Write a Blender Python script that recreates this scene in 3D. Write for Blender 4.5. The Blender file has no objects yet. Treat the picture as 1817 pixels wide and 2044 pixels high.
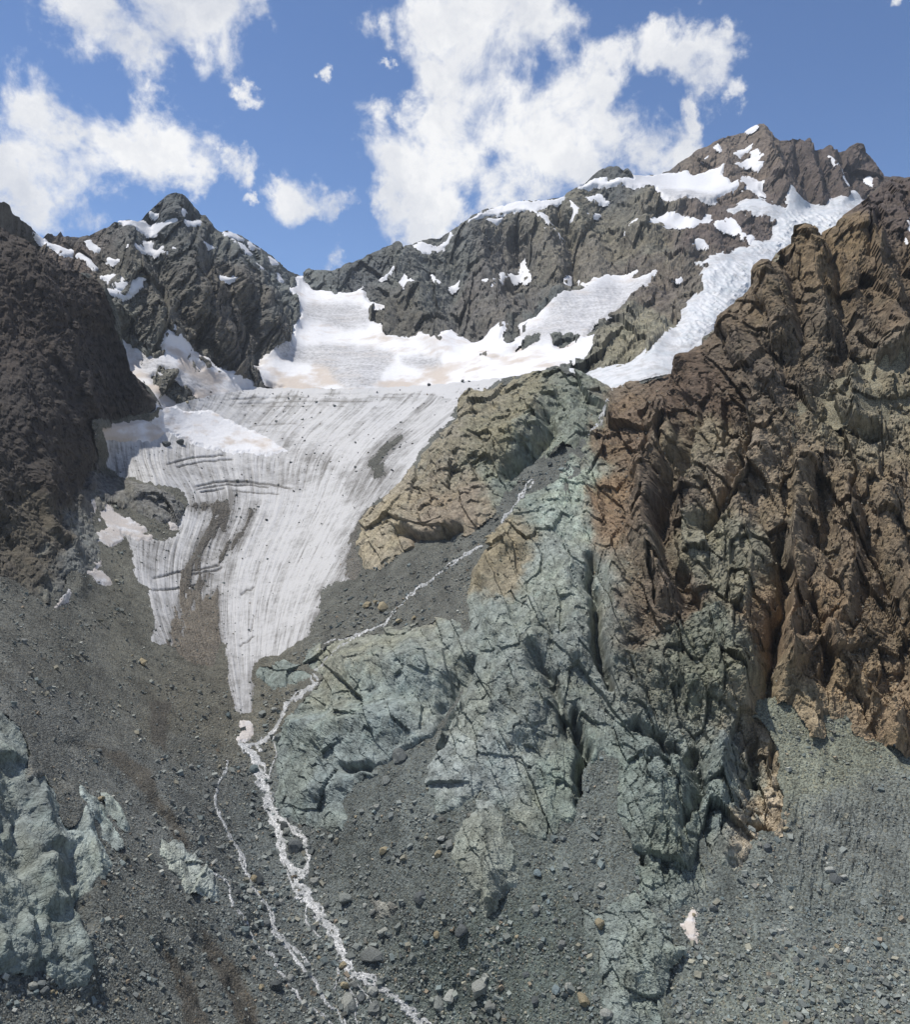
import bpy, math, random
import numpy as np
from concurrent.futures import ThreadPoolExecutor
from mathutils import Vector

SC = bpy.context.scene
rng = np.random.default_rng(7)
random.seed(7)
R = math.radians
f32 = np.float32

# ------------------------------------------------------------------ camera
PW, PH, FOC = 1817.0, 2044.0, 1500.0      # survey frame used when placing the terrain
PITCH = R(4.65)
cam_d = bpy.data.cameras.new('camera'); cam = bpy.data.objects.new('camera', cam_d)
SC.collection.objects.link(cam)
cam.location = (0, 0, 0); cam.rotation_euler = (R(90) - PITCH, 0, 0)
cam_d.sensor_fit = 'HORIZONTAL'; cam_d.sensor_width = 36.0
cam_d.lens = 36.0 * FOC / PW
cam_d.clip_start = 1.0; cam_d.clip_end = 60000.0
SC.camera = cam
SC.render.resolution_x = 911; SC.render.resolution_y = 1024

# ------------------------------------------------------------------ exposure
SC.view_settings.view_transform = 'Standard'; SC.view_settings.look = 'None'
SC.view_settings.gamma = 1.0; SC.view_settings.use_curve_mapping = False
SC.view_settings.exposure = 0.0
SC.render.engine = 'CYCLES'
SC.cycles.max_bounces = 5; SC.cycles.diffuse_bounces = 3; SC.cycles.volume_bounces = 1
SC.cycles.use_denoising = True
try: SC.cycles.denoiser = 'OPENIMAGEDENOISE'; SC.cycles.denoising_prefilter = 'ACCURATE'
except Exception: pass

FWD = np.array([0, math.cos(PITCH), -math.sin(PITCH)])
UPV = np.array([0, math.sin(PITCH), math.cos(PITCH)])
def ray(px, py):
    a = (np.asarray(px, float) - PW/2) / FOC; b = -(np.asarray(py, float) - PH/2) / FOC
    return np.stack([a, FWD[1] + b*UPV[1], FWD[2] + b*UPV[2]], -1)

# ------------------------------------------------------------------ sun and sky
SUN = np.array([-0.34, 0.17, 0.92]); SUN /= np.linalg.norm(SUN)
sl = bpy.data.lights.new('sun', 'SUN'); so = bpy.data.objects.new('sun', sl)
SC.collection.objects.link(so)
sl.energy = 4.9; sl.angle = R(0.53); sl.color = (1.0, 0.955, 0.89)
so.rotation_euler = Vector(SUN.tolist()).to_track_quat('Z', 'Y').to_euler()

world = bpy.data.worlds.new('World'); SC.world = world; world.use_nodes = True
SKY_STRENGTH = 0.088; HAZE = 0.000018
def build_world():
    nt = world.node_tree; N = nt.nodes; L = nt.links
    for n in list(N): N.remove(n)
    out = N.new('ShaderNodeOutputWorld'); bg = N.new('ShaderNodeBackground')
    sky = N.new('ShaderNodeTexSky'); sky.sky_type = 'NISHITA'; sky.sun_disc = False
    sky.sun_elevation = math.asin(SUN[2]); sky.sun_rotation = math.atan2(SUN[0], SUN[1])
    sky.altitude = 2200; sky.air_density = 1.0; sky.dust_density = 0.5; sky.ozone_density = 2.5
    tc = N.new('ShaderNodeTexCoord')
    def math_(op, a, b=None, c=None):
        m = N.new('ShaderNodeMath'); m.operation = op
        for i, v in enumerate((a, b, c)):
            if v is None: continue
            if isinstance(v, (int, float)): m.inputs[i].default_value = v
            else: L.new(v, m.inputs[i])
        return m.outputs[0]
    # cumulus: places where clouds stand, as directions, in a field of broken cloud all round
    blobs = [(330,10,120),(230,50,90),(410,30,100),(500,15,60),(160,10,80),(300,110,50),(270,85,60),
        (50,285,105),(150,335,105),(250,315,90),(330,290,85),(25,225,50),(315,205,36),(370,350,45),(50,395,60),(15,340,80),(335,240,50),(110,250,40),(395,250,16),
        (870,40,100),(1000,10,130),(1100,40,75),(960,130,110),(880,170,60),(940,220,110),(860,260,75),(1150,210,85),(1110,150,40),(1060,300,110),(1210,130,62),(1200,200,50),(830,350,95),(900,330,90),(890,420,72),(850,400,70),(1000,380,75),(1060,370,65),
        (1230,300,75),(1180,340,60),(1300,305,60),(780,40,45),(1345,300,38),(735,375,34),(800,240,32),(1190,270,70),(840,455,40),
        (1420,70,56),(1370,110,60),(1440,115,55),(1490,165,28),(1310,95,40),(1405,155,48),(1330,60,26),(1450,40,25),
        (480,192,24),(458,328,32),(490,387,14),(585,395,52),(640,412,34),(565,380,36),(685,500,42),(670,470,26),(1372,243,26),(765,132,13),(655,200,13),(1790,-8,20),(400,215,12)]
    cov = None
    nz0 = N.new('ShaderNodeTexNoise'); nz0.inputs['Scale'].default_value = 9; nz0.inputs['Detail'].default_value = 6; nz0.inputs['Roughness'].default_value = .62
    L.new(tc.outputs['Generated'], nz0.inputs['Vector'])
    sub = N.new('ShaderNodeVectorMath'); sub.operation = 'SUBTRACT'; L.new(nz0.outputs['Color'], sub.inputs[0]); sub.inputs[1].default_value = (.5,.5,.5)
    mad = N.new('ShaderNodeVectorMath'); mad.operation = 'MULTIPLY_ADD'; L.new(sub.outputs[0], mad.inputs[0]); mad.inputs[1].default_value = (.15,)*3
    L.new(tc.outputs['Generated'], mad.inputs[2])
    for (x, y, r) in blobs:
        d = ray(x, y); n = np.linalg.norm(d); d = d / n
        dist = N.new('ShaderNodeVectorMath'); dist.operation = 'DISTANCE'
        L.new(mad.outputs[0], dist.inputs[0]); dist.inputs[1].default_value = d.tolist()
        v = math_('MULTIPLY_ADD', dist.outputs['Value'], -1.0/(r*(1.1 if r > 60 else 1.2 if r > 40 else 1.38)/(FOC*n)), 1.0)
        cov = v if cov is None else math_('SMOOTH_MAX', cov, v, 0.25)
    # outside the picture: the same broken cumulus goes on
    sep = N.new('ShaderNodeSeparateXYZ'); L.new(tc.outputs['Generated'], sep.inputs[0])
    gn = N.new('ShaderNodeTexNoise'); gn.inputs['Scale'].default_value = 2.1; gn.inputs['Detail'].default_value = 3
    L.new(tc.outputs['Generated'], gn.inputs['Vector'])
    fd = ray(PW/2, 250); fd = fd/np.linalg.norm(fd)
    away = N.new('ShaderNodeVectorMath'); away.operation = 'DISTANCE'; L.new(tc.outputs['Generated'], away.inputs[0]); away.inputs[1].default_value = fd.tolist()
    aw = N.new('ShaderNodeMapRange'); L.new(away.outputs['Value'], aw.inputs[0]); aw.inputs[1].default_value = .68; aw.inputs[2].default_value = .85
    g = math_('MULTIPLY', math_('MULTIPLY_ADD', gn.outputs['Fac'], 4.0, -2.05), aw.outputs[0])
    g = math_('ADD', g, math_('MULTIPLY_ADD', aw.outputs[0], 1.0, -1.0))
    cov = math_('MAXIMUM', cov, g)
    cov = math_('MINIMUM', math_('MAXIMUM', cov, -1.0), 0.62)
    fn = N.new('ShaderNodeTexNoise'); fn.inputs['Scale'].default_value = 13; fn.inputs['Detail'].default_value = 9; fn.inputs['Roughness'].default_value = .62; fn.inputs['Distortion'].default_value = .25
    L.new(tc.outputs['Generated'], fn.inputs['Vector'])
    dens = math_('ADD', cov, math_('MULTIPLY_ADD', fn.outputs['Fac'], 3.0, -1.5))
    mr = N.new('ShaderNodeMapRange'); mr.interpolation_type = 'SMOOTHSTEP'; L.new(dens, mr.inputs[0]); mr.inputs[1].default_value = -.1; mr.inputs[2].default_value = .68
    # cloud thickness seen against the sun: thin rims white, thick hearts a little greyer
    cn = N.new('ShaderNodeTexNoise'); cn.inputs['Scale'].default_value = 7.5; cn.inputs['Detail'].default_value = 7; cn.inputs['Roughness'].default_value = .58
    mp = N.new('ShaderNodeMapping'); mp.inputs['Location'].default_value = (3.1, 1.7, .4); L.new(mad.outputs[0], mp.inputs[0]); L.new(mp.outputs[0], cn.inputs['Vector'])
    sh = N.new('ShaderNodeMapRange'); L.new(math_('ADD', cn.outputs['Fac'], math_('MULTIPLY', dens, .10)), sh.inputs[0]); sh.inputs[1].default_value = .46; sh.inputs[2].default_value = .74
    cc = N.new('ShaderNodeMix'); cc.data_type = 'RGBA'; L.new(sh.outputs[0], cc.inputs[0])
    k = 1.0 / SKY_STRENGTH
    cc.inputs[6].default_value = (.97*k, .97*k, .97*k, 1); cc.inputs[7].default_value = (.62*k, .65*k, .72*k, 1)
    tint = N.new('ShaderNodeMix'); tint.data_type = 'RGBA'; tint.blend_type = 'MULTIPLY'; tint.inputs[0].default_value = 1
    L.new(sky.outputs[0], tint.inputs[6]); tint.inputs[7].default_value = (.98, 1.18, 1.42, 1)
    mx = N.new('ShaderNodeMix'); mx.data_type = 'RGBA'; L.new(mr.outputs[0], mx.inputs[0]); L.new(tint.outputs[2], mx.inputs[6]); L.new(cc.outputs[2], mx.inputs[7])
    L.new(mx.outputs[2], bg.inputs[0]); bg.inputs[1].default_value = SKY_STRENGTH
    L.new(bg.outputs[0], out.inputs[0])
build_world()

# ------------------------------------------------------------------ numeric helpers
POOL = ThreadPoolExecutor(4)
GT = rng.normal(size=(256, 3)); GT /= np.linalg.norm(GT, axis=1)[:, None]; GT = GT.astype(f32)
def hsh(x, y, z, s):
    h = (x.astype(np.uint32)*np.uint32(374761393)) ^ (y.astype(np.uint32)*np.uint32(668265263)) ^ (z.astype(np.uint32)*np.uint32(2147483647 - 61)) ^ np.uint32((s*1274126177) & 0xffffffff)
    h = (h ^ (h >> np.uint32(15)))*np.uint32(2246822519); h = (h ^ (h >> np.uint32(13)))*np.uint32(3266489917)
    return h ^ (h >> np.uint32(16))
def par(fn, p, *a):
    if len(p) < 20000: return fn(p, *a)
    return np.concatenate(list(POOL.map(lambda c: fn(c, *a), np.array_split(p, 12))))
def _gn(p, seed):
    i = np.floor(p); fr = (p - i).astype(f32); i = i.astype(np.int64)
    w = fr*fr*fr*(fr*(fr*6 - 15) + 10); r = 0
    for c in range(8):
        o = (c & 1, (c >> 1) & 1, c >> 2)
        g = GT[hsh(i[:, 0]+o[0], i[:, 1]+o[1], i[:, 2]+o[2], seed) & np.uint32(255)]
        d = g[:, 0]*(fr[:, 0]-o[0]) + g[:, 1]*(fr[:, 1]-o[1]) + g[:, 2]*(fr[:, 2]-o[2])
        ww = 1
        for k in range(3): ww = ww*(w[:, k] if o[k] else 1 - w[:, k])
        r = r + ww*d
    return (r*1.6).astype(f32)
def gn(p, seed=0): return par(_gn, p, seed)
def fbm(p, octv, seed=0, gain=.5, lac=2.03, kind=''):
    r = 0; a = 1.; n = 0; w = 1
    for o in range(octv):
        v = gn(p*(lac**o) + 17.3*o, seed + o)
        if kind == 'ridge': v = (1 - np.abs(v)*1.6); v = v*v; v = v*np.clip(w, 0, 1); w = v*1.6
        elif kind == 'billow': v = np.abs(v)*2 - .5
        r = r + a*v; n += a; a *= gain
    return r/n
def _facet(p, seed):
    # broken-rock facets: every cell is a small plane with its own tilt and height
    b = np.floor(p - .5).astype(np.int64); best = np.full(len(p), 9e9, f32); second = best.copy(); val = np.zeros(len(p), f32)
    pf = p
    for c in range(8):
        j = b + np.array([c & 1, (c >> 1) & 1, c >> 2])
        h = hsh(j[:, 0], j[:, 1], j[:, 2], seed)
        q = np.stack([(h & np.uint32(255))/255., ((h >> np.uint32(8)) & np.uint32(255))/255., ((h >> np.uint32(16)) & np.uint32(255))/255.], -1)
        d = pf - (j + .15 + .7*q); dd = (d*d).sum(1).astype(f32)
        g = GT[(h >> np.uint32(24)) & np.uint32(255)]
        v = (g*d).sum(1)*1.1 + (q[:, 0] - .5)*.5
        m = dd < best
        second = np.where(m, best, np.minimum(second, dd)); best = np.where(m, dd, best); val = np.where(m, v, val)
    crack = np.clip((np.sqrt(second) - np.sqrt(best))*6, 0, 1)
    return (val - .10*(1 - crack)).astype(f32)
def facet(p, seed=0): return par(_facet, p, seed)
def ss(a, b, x): t = np.clip((x - a)/(b - a), 0, 1); return t*t*(3 - 2*t)

def seg_dist(px, py, pts, closed=False):
    """distance to a polyline and the position along it (0..1)"""
    pts = list(pts) + ([pts[0]] if closed else [])
    d2 = np.full(px.shape, 1e12, f32); tt = np.zeros(px.shape, f32); n = len(pts) - 1
    for k in range(n):
        (x0, y0), (x1, y1) = pts[k][:2], pts[k+1][:2]
        dx, dy = x1-x0, y1-y0; l2 = dx*dx + dy*dy + 1e-9
        t = np.clip(((px-x0)*dx + (py-y0)*dy)/l2, 0, 1)
        e = (px-x0-t*dx)**2 + (py-y0-t*dy)**2
        m = e < d2; d2 = np.where(m, e, d2); tt = np.where(m, (k + t)/n, tt)
    return np.sqrt(d2), tt
def poly_sd(px, py, pts, lim=80):
    """signed distance to a closed outline, positive inside, clipped to lim"""
    P = np.array([p[:2] for p in pts], float)
    out = np.full(px.shape, -float(lim), f32)
    m = (px > P[:, 0].min()-lim) & (px < P[:, 0].max()+lim) & (py > P[:, 1].min()-lim) & (py < P[:, 1].max()+lim)
    if not m.any(): return out
    x, y = px[m], py[m]
    d, _ = seg_dist(x, y, pts, True)
    ins = np.zeros(x.shape, bool); n = len(P)
    for k in range(n):
        x0, y0 = P[k]; x1, y1 = P[(k+1) % n]
        if y0 == y1: continue
        c = ((y0 > y) != (y1 > y)) & (x < (x1-x0)*(y-y0)/(y1-y0) + x0); ins ^= c
    out[m] = np.clip(np.where(ins, d, -d), -lim, lim)
    return out
def tps(ctrl):
    C = np.array([(a/1000., b/1000.) for a, b, *_ in ctrl]); v = np.array([c[2] for c in ctrl], float); n = len(C)
    def K(r2): return .5*r2*np.log(np.maximum(r2, 1e-12))
    D = ((C[:, None] - C[None])**2).sum(-1)
    A = np.zeros((n+3, n+3)); A[:n, :n] = K(D) + np.eye(n)*2e-4; A[:n, n] = 1; A[:n, n+1:] = C; A[n, :n] = 1; A[n+1:, :n] = C.T
    w = np.linalg.solve(A, np.concatenate([v, np.zeros(3)]))
    # tabulated on a coarse raster, then read bilinearly
    gx = np.arange(-260, 2100, 10.); gy = np.arange(150, 2420, 10.)
    X, Y = np.meshgrid(gx/1000, gy/1000)
    T = w[n] + w[n+1]*X + w[n+2]*Y
    for i in range(n): T = T + w[i]*K((X-C[i, 0])**2 + (Y-C[i, 1])**2)
    def ev(px, py):
        u = np.clip((px - gx[0])/10, 0, len(gx)-1.001); v_ = np.clip((py - gy[0])/10, 0, len(gy)-1.001)
        i = u.astype(int); j = v_.astype(int); a = u-i; b = v_-j
        return (T[j, i]*(1-a) + T[j, i+1]*a)*(1-b) + (T[j+1, i]*(1-a) + T[j+1, i+1]*a)*b
    return ev
def lin(c): 
    c = np.array(c, float)/255.; return np.where(c <= .04045, c/12.92, ((c+.055)/1.055)**2.4)
def tone_field(px, py, ctrl, p=3.0, scale=1.0):
    num = np.zeros(px.shape + (3,)); den = np.zeros(px.shape)
    for (x, y, c) in ctrl:
        w = 1/(((px-x)**2 + (py-y)**2)/1e4 + .05)**(p/2)
        num += w[..., None]*lin(c); den += w
    return num/den[..., None]*scale
def boxblur(a, k):
    for ax in (0, 1):
        c = np.cumsum(np.concatenate([np.repeat(np.take(a, [0], ax), k+1, ax), a, np.repeat(np.take(a, [-1], ax), k, ax)], ax), ax, dtype=np.float64)
        n = a.shape[ax]
        a = (np.take(c, np.arange(2*k+1, 2*k+1+n), ax) - np.take(c, np.arange(0, n), ax))/(2*k+1)
    return a

def name_by_landmark(items, marks, kind):
    """items: (x, y, look). One label each: look + side + landmark + rank by distance"""
    keyed = {}
    for n_, (x, y, look) in enumerate(items):
        lm = min(marks, key=lambda m_: math.hypot(x-m_[0], y-m_[1])); dx, dy = x-lm[0], y-lm[1]
        side = ('above' if dy < 0 else 'below') if abs(dy) > abs(dx) else ('left of' if dx < 0 else 'right of')
        keyed.setdefault((look, side, lm[2]), []).append((math.hypot(dx, dy), n_))
    out = [None]*len(items); words = ['closest to it', 'second closest', 'third closest', 'fourth closest', 'fifth closest', 'sixth closest', 'seventh closest', 'eighth closest', 'ninth closest', 'tenth closest']
    for (look, side, lm), l in keyed.items():
        for r__, (d, n_) in enumerate(sorted(l)):
            t = f'{look} {kind} {side} {lm}'
            if len(l) > 1: t += ', ' + (words[r__] if r__ < 10 else 'farther off than ten others')
            out[n_] = t
    return out

# ------------------------------------------------------------------ linking
def tag(o, label=None, cat=None, group=None, kind=None):
    if label: o['label'] = label
    if cat: o['category'] = cat
    if group: o['group'] = group
    if kind: o['kind'] = kind
    return o
def make_mesh(name, V, Q, mat, smooth=False, attrs=None, origin=None):
    me = bpy.data.meshes.new(name)
    org = np.array(origin if origin is not None else (0, 0, 0), float)
    V = (V - org).astype(f32); k = Q.shape[1]
    me.vertices.add(len(V)); me.vertices.foreach_set('co', V.ravel())
    me.loops.add(Q.size); me.loops.foreach_set('vertex_index', Q.astype(np.int32).ravel())
    me.polygons.add(len(Q)); me.polygons.foreach_set('loop_start', np.arange(0, Q.size, k, dtype=np.int32))
    me.polygons.foreach_set('loop_total', np.full(len(Q), k, np.int32))
    me.polygons.foreach_set('use_smooth', np.full(len(Q), smooth))
    me.update(calc_edges=True)
    for an, av in (attrs or {}).items():
        if av.ndim == 1:
            a = me.attributes.new(an, 'FLOAT', 'POINT'); a.data.foreach_set('value', av.astype(f32))
        else:
            if av.shape[1] == 3: av = np.concatenate([av, np.ones((len(av), 1))], 1)
            a = me.attributes.new(an, 'FLOAT_COLOR', 'POINT'); a.data.foreach_set('color', av.astype(f32).ravel())
    me.materials.append(mat)
    o = bpy.data.objects.new(name, me); SC.collection.objects.link(o); o.location = org.tolist()
    return o
def grid_obj(name, P, keep, mat, smooth=False, attrs=None, origin=None):
    """mesh from the cells of a vertex grid whose four corners are kept"""
    h, w = keep.shape
    c = keep[:-1, :-1] & keep[1:, :-1] & keep[:-1, 1:] & keep[1:, 1:]
    if not c.any(): return None
    idx = np.arange(h*w).reshape(h, w)
    Q = np.stack([idx[:-1, :-1][c], idx[1:, :-1][c], idx[1:, 1:][c], idx[:-1, 1:][c]], -1)
    used = np.zeros(h*w, bool); used[Q.ravel()] = True; mp = np.cumsum(used) - 1
    A = {k: (v.reshape(h*w, -1)[used] if v.ndim == 3 else v.ravel()[used]) for k, v in (attrs or {}).items()}
    V = P.reshape(-1, 3)[used]
    if origin == 'auto': origin = (V[:, 0].mean(), V[:, 1].mean(), V[:, 2].min())
    return make_mesh(name, V, mp[Q], mat, smooth, A, origin)

# ------------------------------------------------------------------ materials
def new_mat(name, rough=.9):
    m = bpy.data.materials.new(name); m.use_nodes = True
    b = m.node_tree.nodes['Principled BSDF']; b.inputs['Roughness'].default_value = rough
    b.inputs['Specular IOR Level'].default_value = .25
    return m, m.node_tree, b
class NB:
    def __init__(s, nt): s.nt = nt; s.N = nt.nodes; s.L = nt.links; s.tc = s.N.new('ShaderNodeNewGeometry').outputs['Position']
    def attr(s, n, vec=False):
        a = s.N.new('ShaderNodeAttribute'); a.attribute_name = n; return a.outputs['Color' if vec else 'Fac']
    def map(s, v, scale, rot=(0, 0, 0)):
        m = s.N.new('ShaderNodeMapping'); s.L.new(v, m.inputs[0]); m.inputs['Scale'].default_value = scale; m.inputs['Rotation'].default_value = rot; return m.outputs[0]
    def noise(s, scale, detail=4, rough=.55, v=None, dist=0):
        n = s.N.new('ShaderNodeTexNoise'); n.inputs['Scale'].default_value = scale; n.inputs['Detail'].default_value = detail
        n.inputs['Roughness'].default_value = rough; n.inputs['Distortion'].default_value = dist
        s.L.new(v if v is not None else s.tc, n.inputs['Vector']); return n.outputs['Fac']
    def voro(s, scale, v=None, feat='F1', out='Distance'):
        n = s.N.new('ShaderNodeTexVoronoi'); n.feature = feat; n.inputs['Scale'].default_value = scale
        s.L.new(v if v is not None else s.tc, n.inputs['Vector']); return n.outputs[out]
    def m(s, op, *a):
        n = s.N.new('ShaderNodeMath'); n.operation = op
        for i, v in enumerate(a):
            if isinstance(v, (int, float)): n.inputs[i].default_value = v
            else: s.L.new(v, n.inputs[i])
        return n.outputs[0]
    def mr(s, v, a, b, c=0., d=1., smooth=True):
        n = s.N.new('ShaderNodeMapRange'); s.L.new(v, n.inputs[0])
        for i, x in enumerate((a, b, c, d)): n.inputs[i+1].default_value = x
        if smooth: n.interpolation_type = 'SMOOTHSTEP'
        return n.outputs[0]
    def mix(s, fac, a, b, mode='MIX'):
        n = s.N.new('ShaderNodeMix'); n.data_type = 'RGBA'; n.blend_type = mode
        for i, v in ((0, fac), (6, a), (7, b)):
            if isinstance(v, (int, float)): n.inputs[i].default_value = v
            elif isinstance(v, tuple): n.inputs[i].default_value = v + (1,)
            else: s.L.new(v, n.inputs[i])
        return n.outputs[2]
    def grey(s, v):
        n = s.N.new('ShaderNodeCombineColor')
        for i in range(3): s.L.new(v, n.inputs[i])
        return n.outputs[0]
    def bump(s, b, h, strength, dist):
        n = s.N.new('ShaderNodeBump'); n.inputs['Strength'].default_value = strength; n.inputs['Distance'].default_value = dist
        s.L.new(h, n.inputs['Height']); s.L.new(n.outputs[0], b.inputs['Normal'])

def rock_material(name, s=1.0, bump=1.0):
    m, nt, b = new_mat(name, .88); k = NB(nt)
    tone = k.attr('tone', True)
    big = k.noise(.020/s, 5, .6); mid = k.noise(.13/s, 6, .62); fine = k.noise(.9/s, 4, .6)
    streak = k.noise(.10/s, 6, .65, v=k.map(k.tc, (1.6, 1.0, .45), (0, .35, 0)))
    v = k.m('ADD', k.mr(mid, .3, .7, -.28, .30), k.mr(streak, .32, .68, -.26, .28))
    v = k.m('ADD', v, k.mr(fine, .3, .7, -.20, .20))
    v = k.m('ADD', v, 1.0)
    c = k.mix(1., tone, k.grey(v), 'MULTIPLY')
    # lichen-green and iron-brown drifts on the same rock
    c = k.mix(k.mr(big, .42, .62, 0, .42), c, k.mix(1., c, (1.08, 1.03, .86), 'MULTIPLY'))
    c = k.mix(k.mr(k.noise(.05/s, 6, .62), .5, .66, 0, .4), c, k.mix(1., c, (.80, .90, .92), 'MULTIPLY'))
    ck = k.voro(.22/s, v=k.map(k.tc, (1.3, 1, .55), (.2, .4, 0)), feat='DISTANCE_TO_EDGE')
    c = k.mix(k.mr(ck, 0, .05, .16, 0), c, k.mix(1., c, (.5, .5, .5), 'MULTIPLY'))
    nt.links.new(c, b.inputs['Base Color'])
    h = k.m('ADD', k.m('MULTIPLY', fine, .5), k.m('MULTIPLY', k.noise(2.4/s, 3, .6), .25))
    h = k.m('ADD', h, k.m('MULTIPLY', k.mr(ck, 0, .06), .2))
    k.bump(b, h, 1.0*bump, 1.5*s)
    return m
def scree_material(name, s=1.0):
    m, nt, b = new_mat(name, .95); k = NB(nt)
    tone = k.attr('tone', True)
    cell = k.N.new('ShaderNodeTexVoronoi'); cell.inputs['Scale'].default_value = 1.1/s; k.L.new(k.tc, cell.inputs['Vector'])
    sep = k.N.new('ShaderNodeSeparateColor'); k.L.new(cell.outputs['Color'], sep.inputs[0])
    v = k.m('ADD', k.mr(sep.outputs[0], 0, 1, .62, 1.42), k.mr(k.noise(.06/s, 6, .62), .3, .7, -.2, .22))
    v = k.m('ADD', v, k.mr(k.noise(1.6/s, 3, .7), .25, .75, -.25, .25))
    c = k.mix(1., tone, k.grey(v), 'MULTIPLY')
    c = k.mix(k.mr(sep.outputs[1], .72, 1.0, 0, .5), c, k.mix(1., c, (1.35, 1.12, .82), 'MULTIPLY'))
    nt.links.new(c, b.inputs['Base Color'])
    h = k.m('ADD', k.m('MULTIPLY', cell.outputs['Distance'], -1.0), k.m('MULTIPLY', k.noise(2.2/s, 3, .7), .6))
    k.bump(b, h, .8, .55*s)
    return m
def snow_material(name, s=1.0):
    """old snow: white, with pinkish-buff dust where the attribute dust says so"""
    m, nt, b = new_mat(name, .7); k = NB(nt)
    dust = k.attr('dust'); n = k.noise(.03/s, 6, .6)
    d = k.m('ADD', dust, k.mr(n, .35, .65, -.35, .35))
    c = k.mix(k.mr(d, .2, 1.0, 0, 1), (.68, .685, .70), (.50, .44, .385))
    c = k.mix(k.mr(k.noise(.25/s, 5, .7), .45, .75, 0, .25), c, (.55, .52, .50))
    bare = k.attr('bare'); bs = k.noise(.05/s, 6, .7, v=k.map(k.tc, (.5, 1, 5)))
    c = k.mix(k.m('MULTIPLY', bare, k.mr(bs, .25, .6, .35, 1)), c, k.mix(k.mr(k.noise(.3/s, 5, .75), .4, .65), (.47, .47, .48), (.24, .24, .24)))
    nt.links.new(c, b.inputs['Base Color'])
    k.bump(b, k.noise(.25/s, 5, .6), .35, 1.6*s)
    return m
def ice_material(name, s=1.0):
    """bare glacier ice: grey-white, combed by flow-wise streaks of grit (flow = across, along, dirt plus crevasse darkening)"""
    m, nt, b = new_mat(name, .6); k = NB(nt)
    fl = k.attr('flow', True); sp = k.N.new('ShaderNodeSeparateColor'); k.L.new(fl, sp.inputs[0])
    st1 = k.noise(1.0, 4, .65, v=k.map(fl, (46, .8, 0))); st2 = k.noise(1.0, 5, .7, v=k.map(fl, (130, 2.6, 0)))
    n = k.noise(.04/s, 6, .65); g = k.noise(.5/s, 5, .75)
    dirt = k.m('ADD', k.m('MULTIPLY', sp.outputs[2], 1.0), k.mr(n, .35, .7, -.18, .22))
    amp = k.mr(k.noise(.022/s, 4, .6), .35, .65, .55, 1.35)
    dirt = k.m('ADD', dirt, k.m('MULTIPLY', amp, k.m('ADD', k.mr(st1, .38, .66, -.14, .36), k.mr(st2, .4, .68, -.16, .36))))
    dirt = k.m('ADD', dirt, k.mr(k.noise(.18/s, 6, .7), .4, .7, -.08, .26))
    c = k.mix(k.mr(dirt, .0, 1.0, 0, 1, False), (.475, .475, .475), (.15, .145, .135))
    c = k.mix(k.mr(k.m('ADD', g, k.m('MULTIPLY', sp.outputs[2], .25)), .66, .74, 0, .8), c, (.13, .125, .12))
    nt.links.new(c, b.inputs['Base Color'])
    h = k.m('ADD', k.m('MULTIPLY', st1, -1.4), k.m('MULTIPLY', st2, -.8)); h = k.m('ADD', h, k.m('MULTIPLY', g, .4))
    k.bump(b, h, .8, 1.3*s)
    return m
def icefall_material(name, s=1.0):
    m, nt, b = new_mat(name, .55); k = NB(nt)
    d = k.attr('dust'); bl = k.noise(.06/s, 5, .6)
    c = k.mix(k.mr(bl, .4, .65, 0, .6), (.60, .61, .625), (.43, .48, .51))
    c = k.mix(k.mr(k.m('ADD', d, k.mr(k.noise(.12/s, 5, .7), .3, .7, -.3, .3)), .3, .8, 0, .7), c, (.42, .41, .40))
    nt.links.new(c, b.inputs['Base Color']); k.bump(b, k.noise(.35/s, 5, .65), .5, 2.0*s)
    return m
def water_material(name):
    m, nt, b = new_mat(name, .35); k = NB(nt)
    n = k.noise(.9, 5, .7); n2 = k.noise(.12, 4, .6)
    c = k.mix(k.mr(k.m('ADD', n, k.m('MULTIPLY', n2, .5)), .50, .80, 0, 1), (.86, .86, .85), (.27, .28, .28))
    nt.links.new(c, b.inputs['Base Color']); b.inputs['Specular IOR Level'].default_value = .5
    k.bump(b, n, .9, .6)
    return m
M_ROCK = rock_material('near rock', 1.0); M_FAR = rock_material('far rock', 4.2, .8)
M_SCREE = scree_material('scree', 1.0); M_DEBRIS = scree_material('debris', 1.3)
M_SNOW = snow_material('old snow', 2.5); M_SNOWN = snow_material('old snow near', .6); M_ICE = ice_material('glacier ice', 1.2); M_FALL = icefall_material('icefall ice', 1.8)
M_WATER = water_material('white water')


# ================================================================== the far cirque: massifs, upper basin
SKYLINE = [(-160,380),(-60,392),(0,404),(12,404),(22,412),(25,426),(42,440),(60,454),(65,466),(83,476),(93,466),(113,472),(121,463),(128,472),(177,472),(200,461),(233,449),(277,441),
 (293,427),(310,412),(328,392),(343,388),(358,394),(380,407),(407,436),(420,456),(437,469),(460,466),(480,472),(520,496),(547,519),(573,542),(596,551),(606,553),(614,539),(640,542),(666,544),
 (686,537),(722,519),(766,496),(799,486),(806,496),(819,491),(839,482),(879,472),(916,456),(939,439),(979,416),(1022,414),(1076,406),(1096,402),(1126,399),(1139,386),(1169,366),(1189,346),
 (1211,336),(1231,335),(1248,342),(1261,356),(1288,354),(1318,349),(1338,339),(1365,319),(1398,296),(1445,276),(1485,262),(1518,254),(1531,262),(1540,272),(1561,279),(1598,277),(1606,286),
 (1616,277),(1628,297),(1640,296),(1656,291),(1666,297),(1676,294),(1691,299),(1715,296),(1731,312),(1751,339),(1762,358),(1778,354),(1817,357),(1880,350),(1990,352)]
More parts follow.
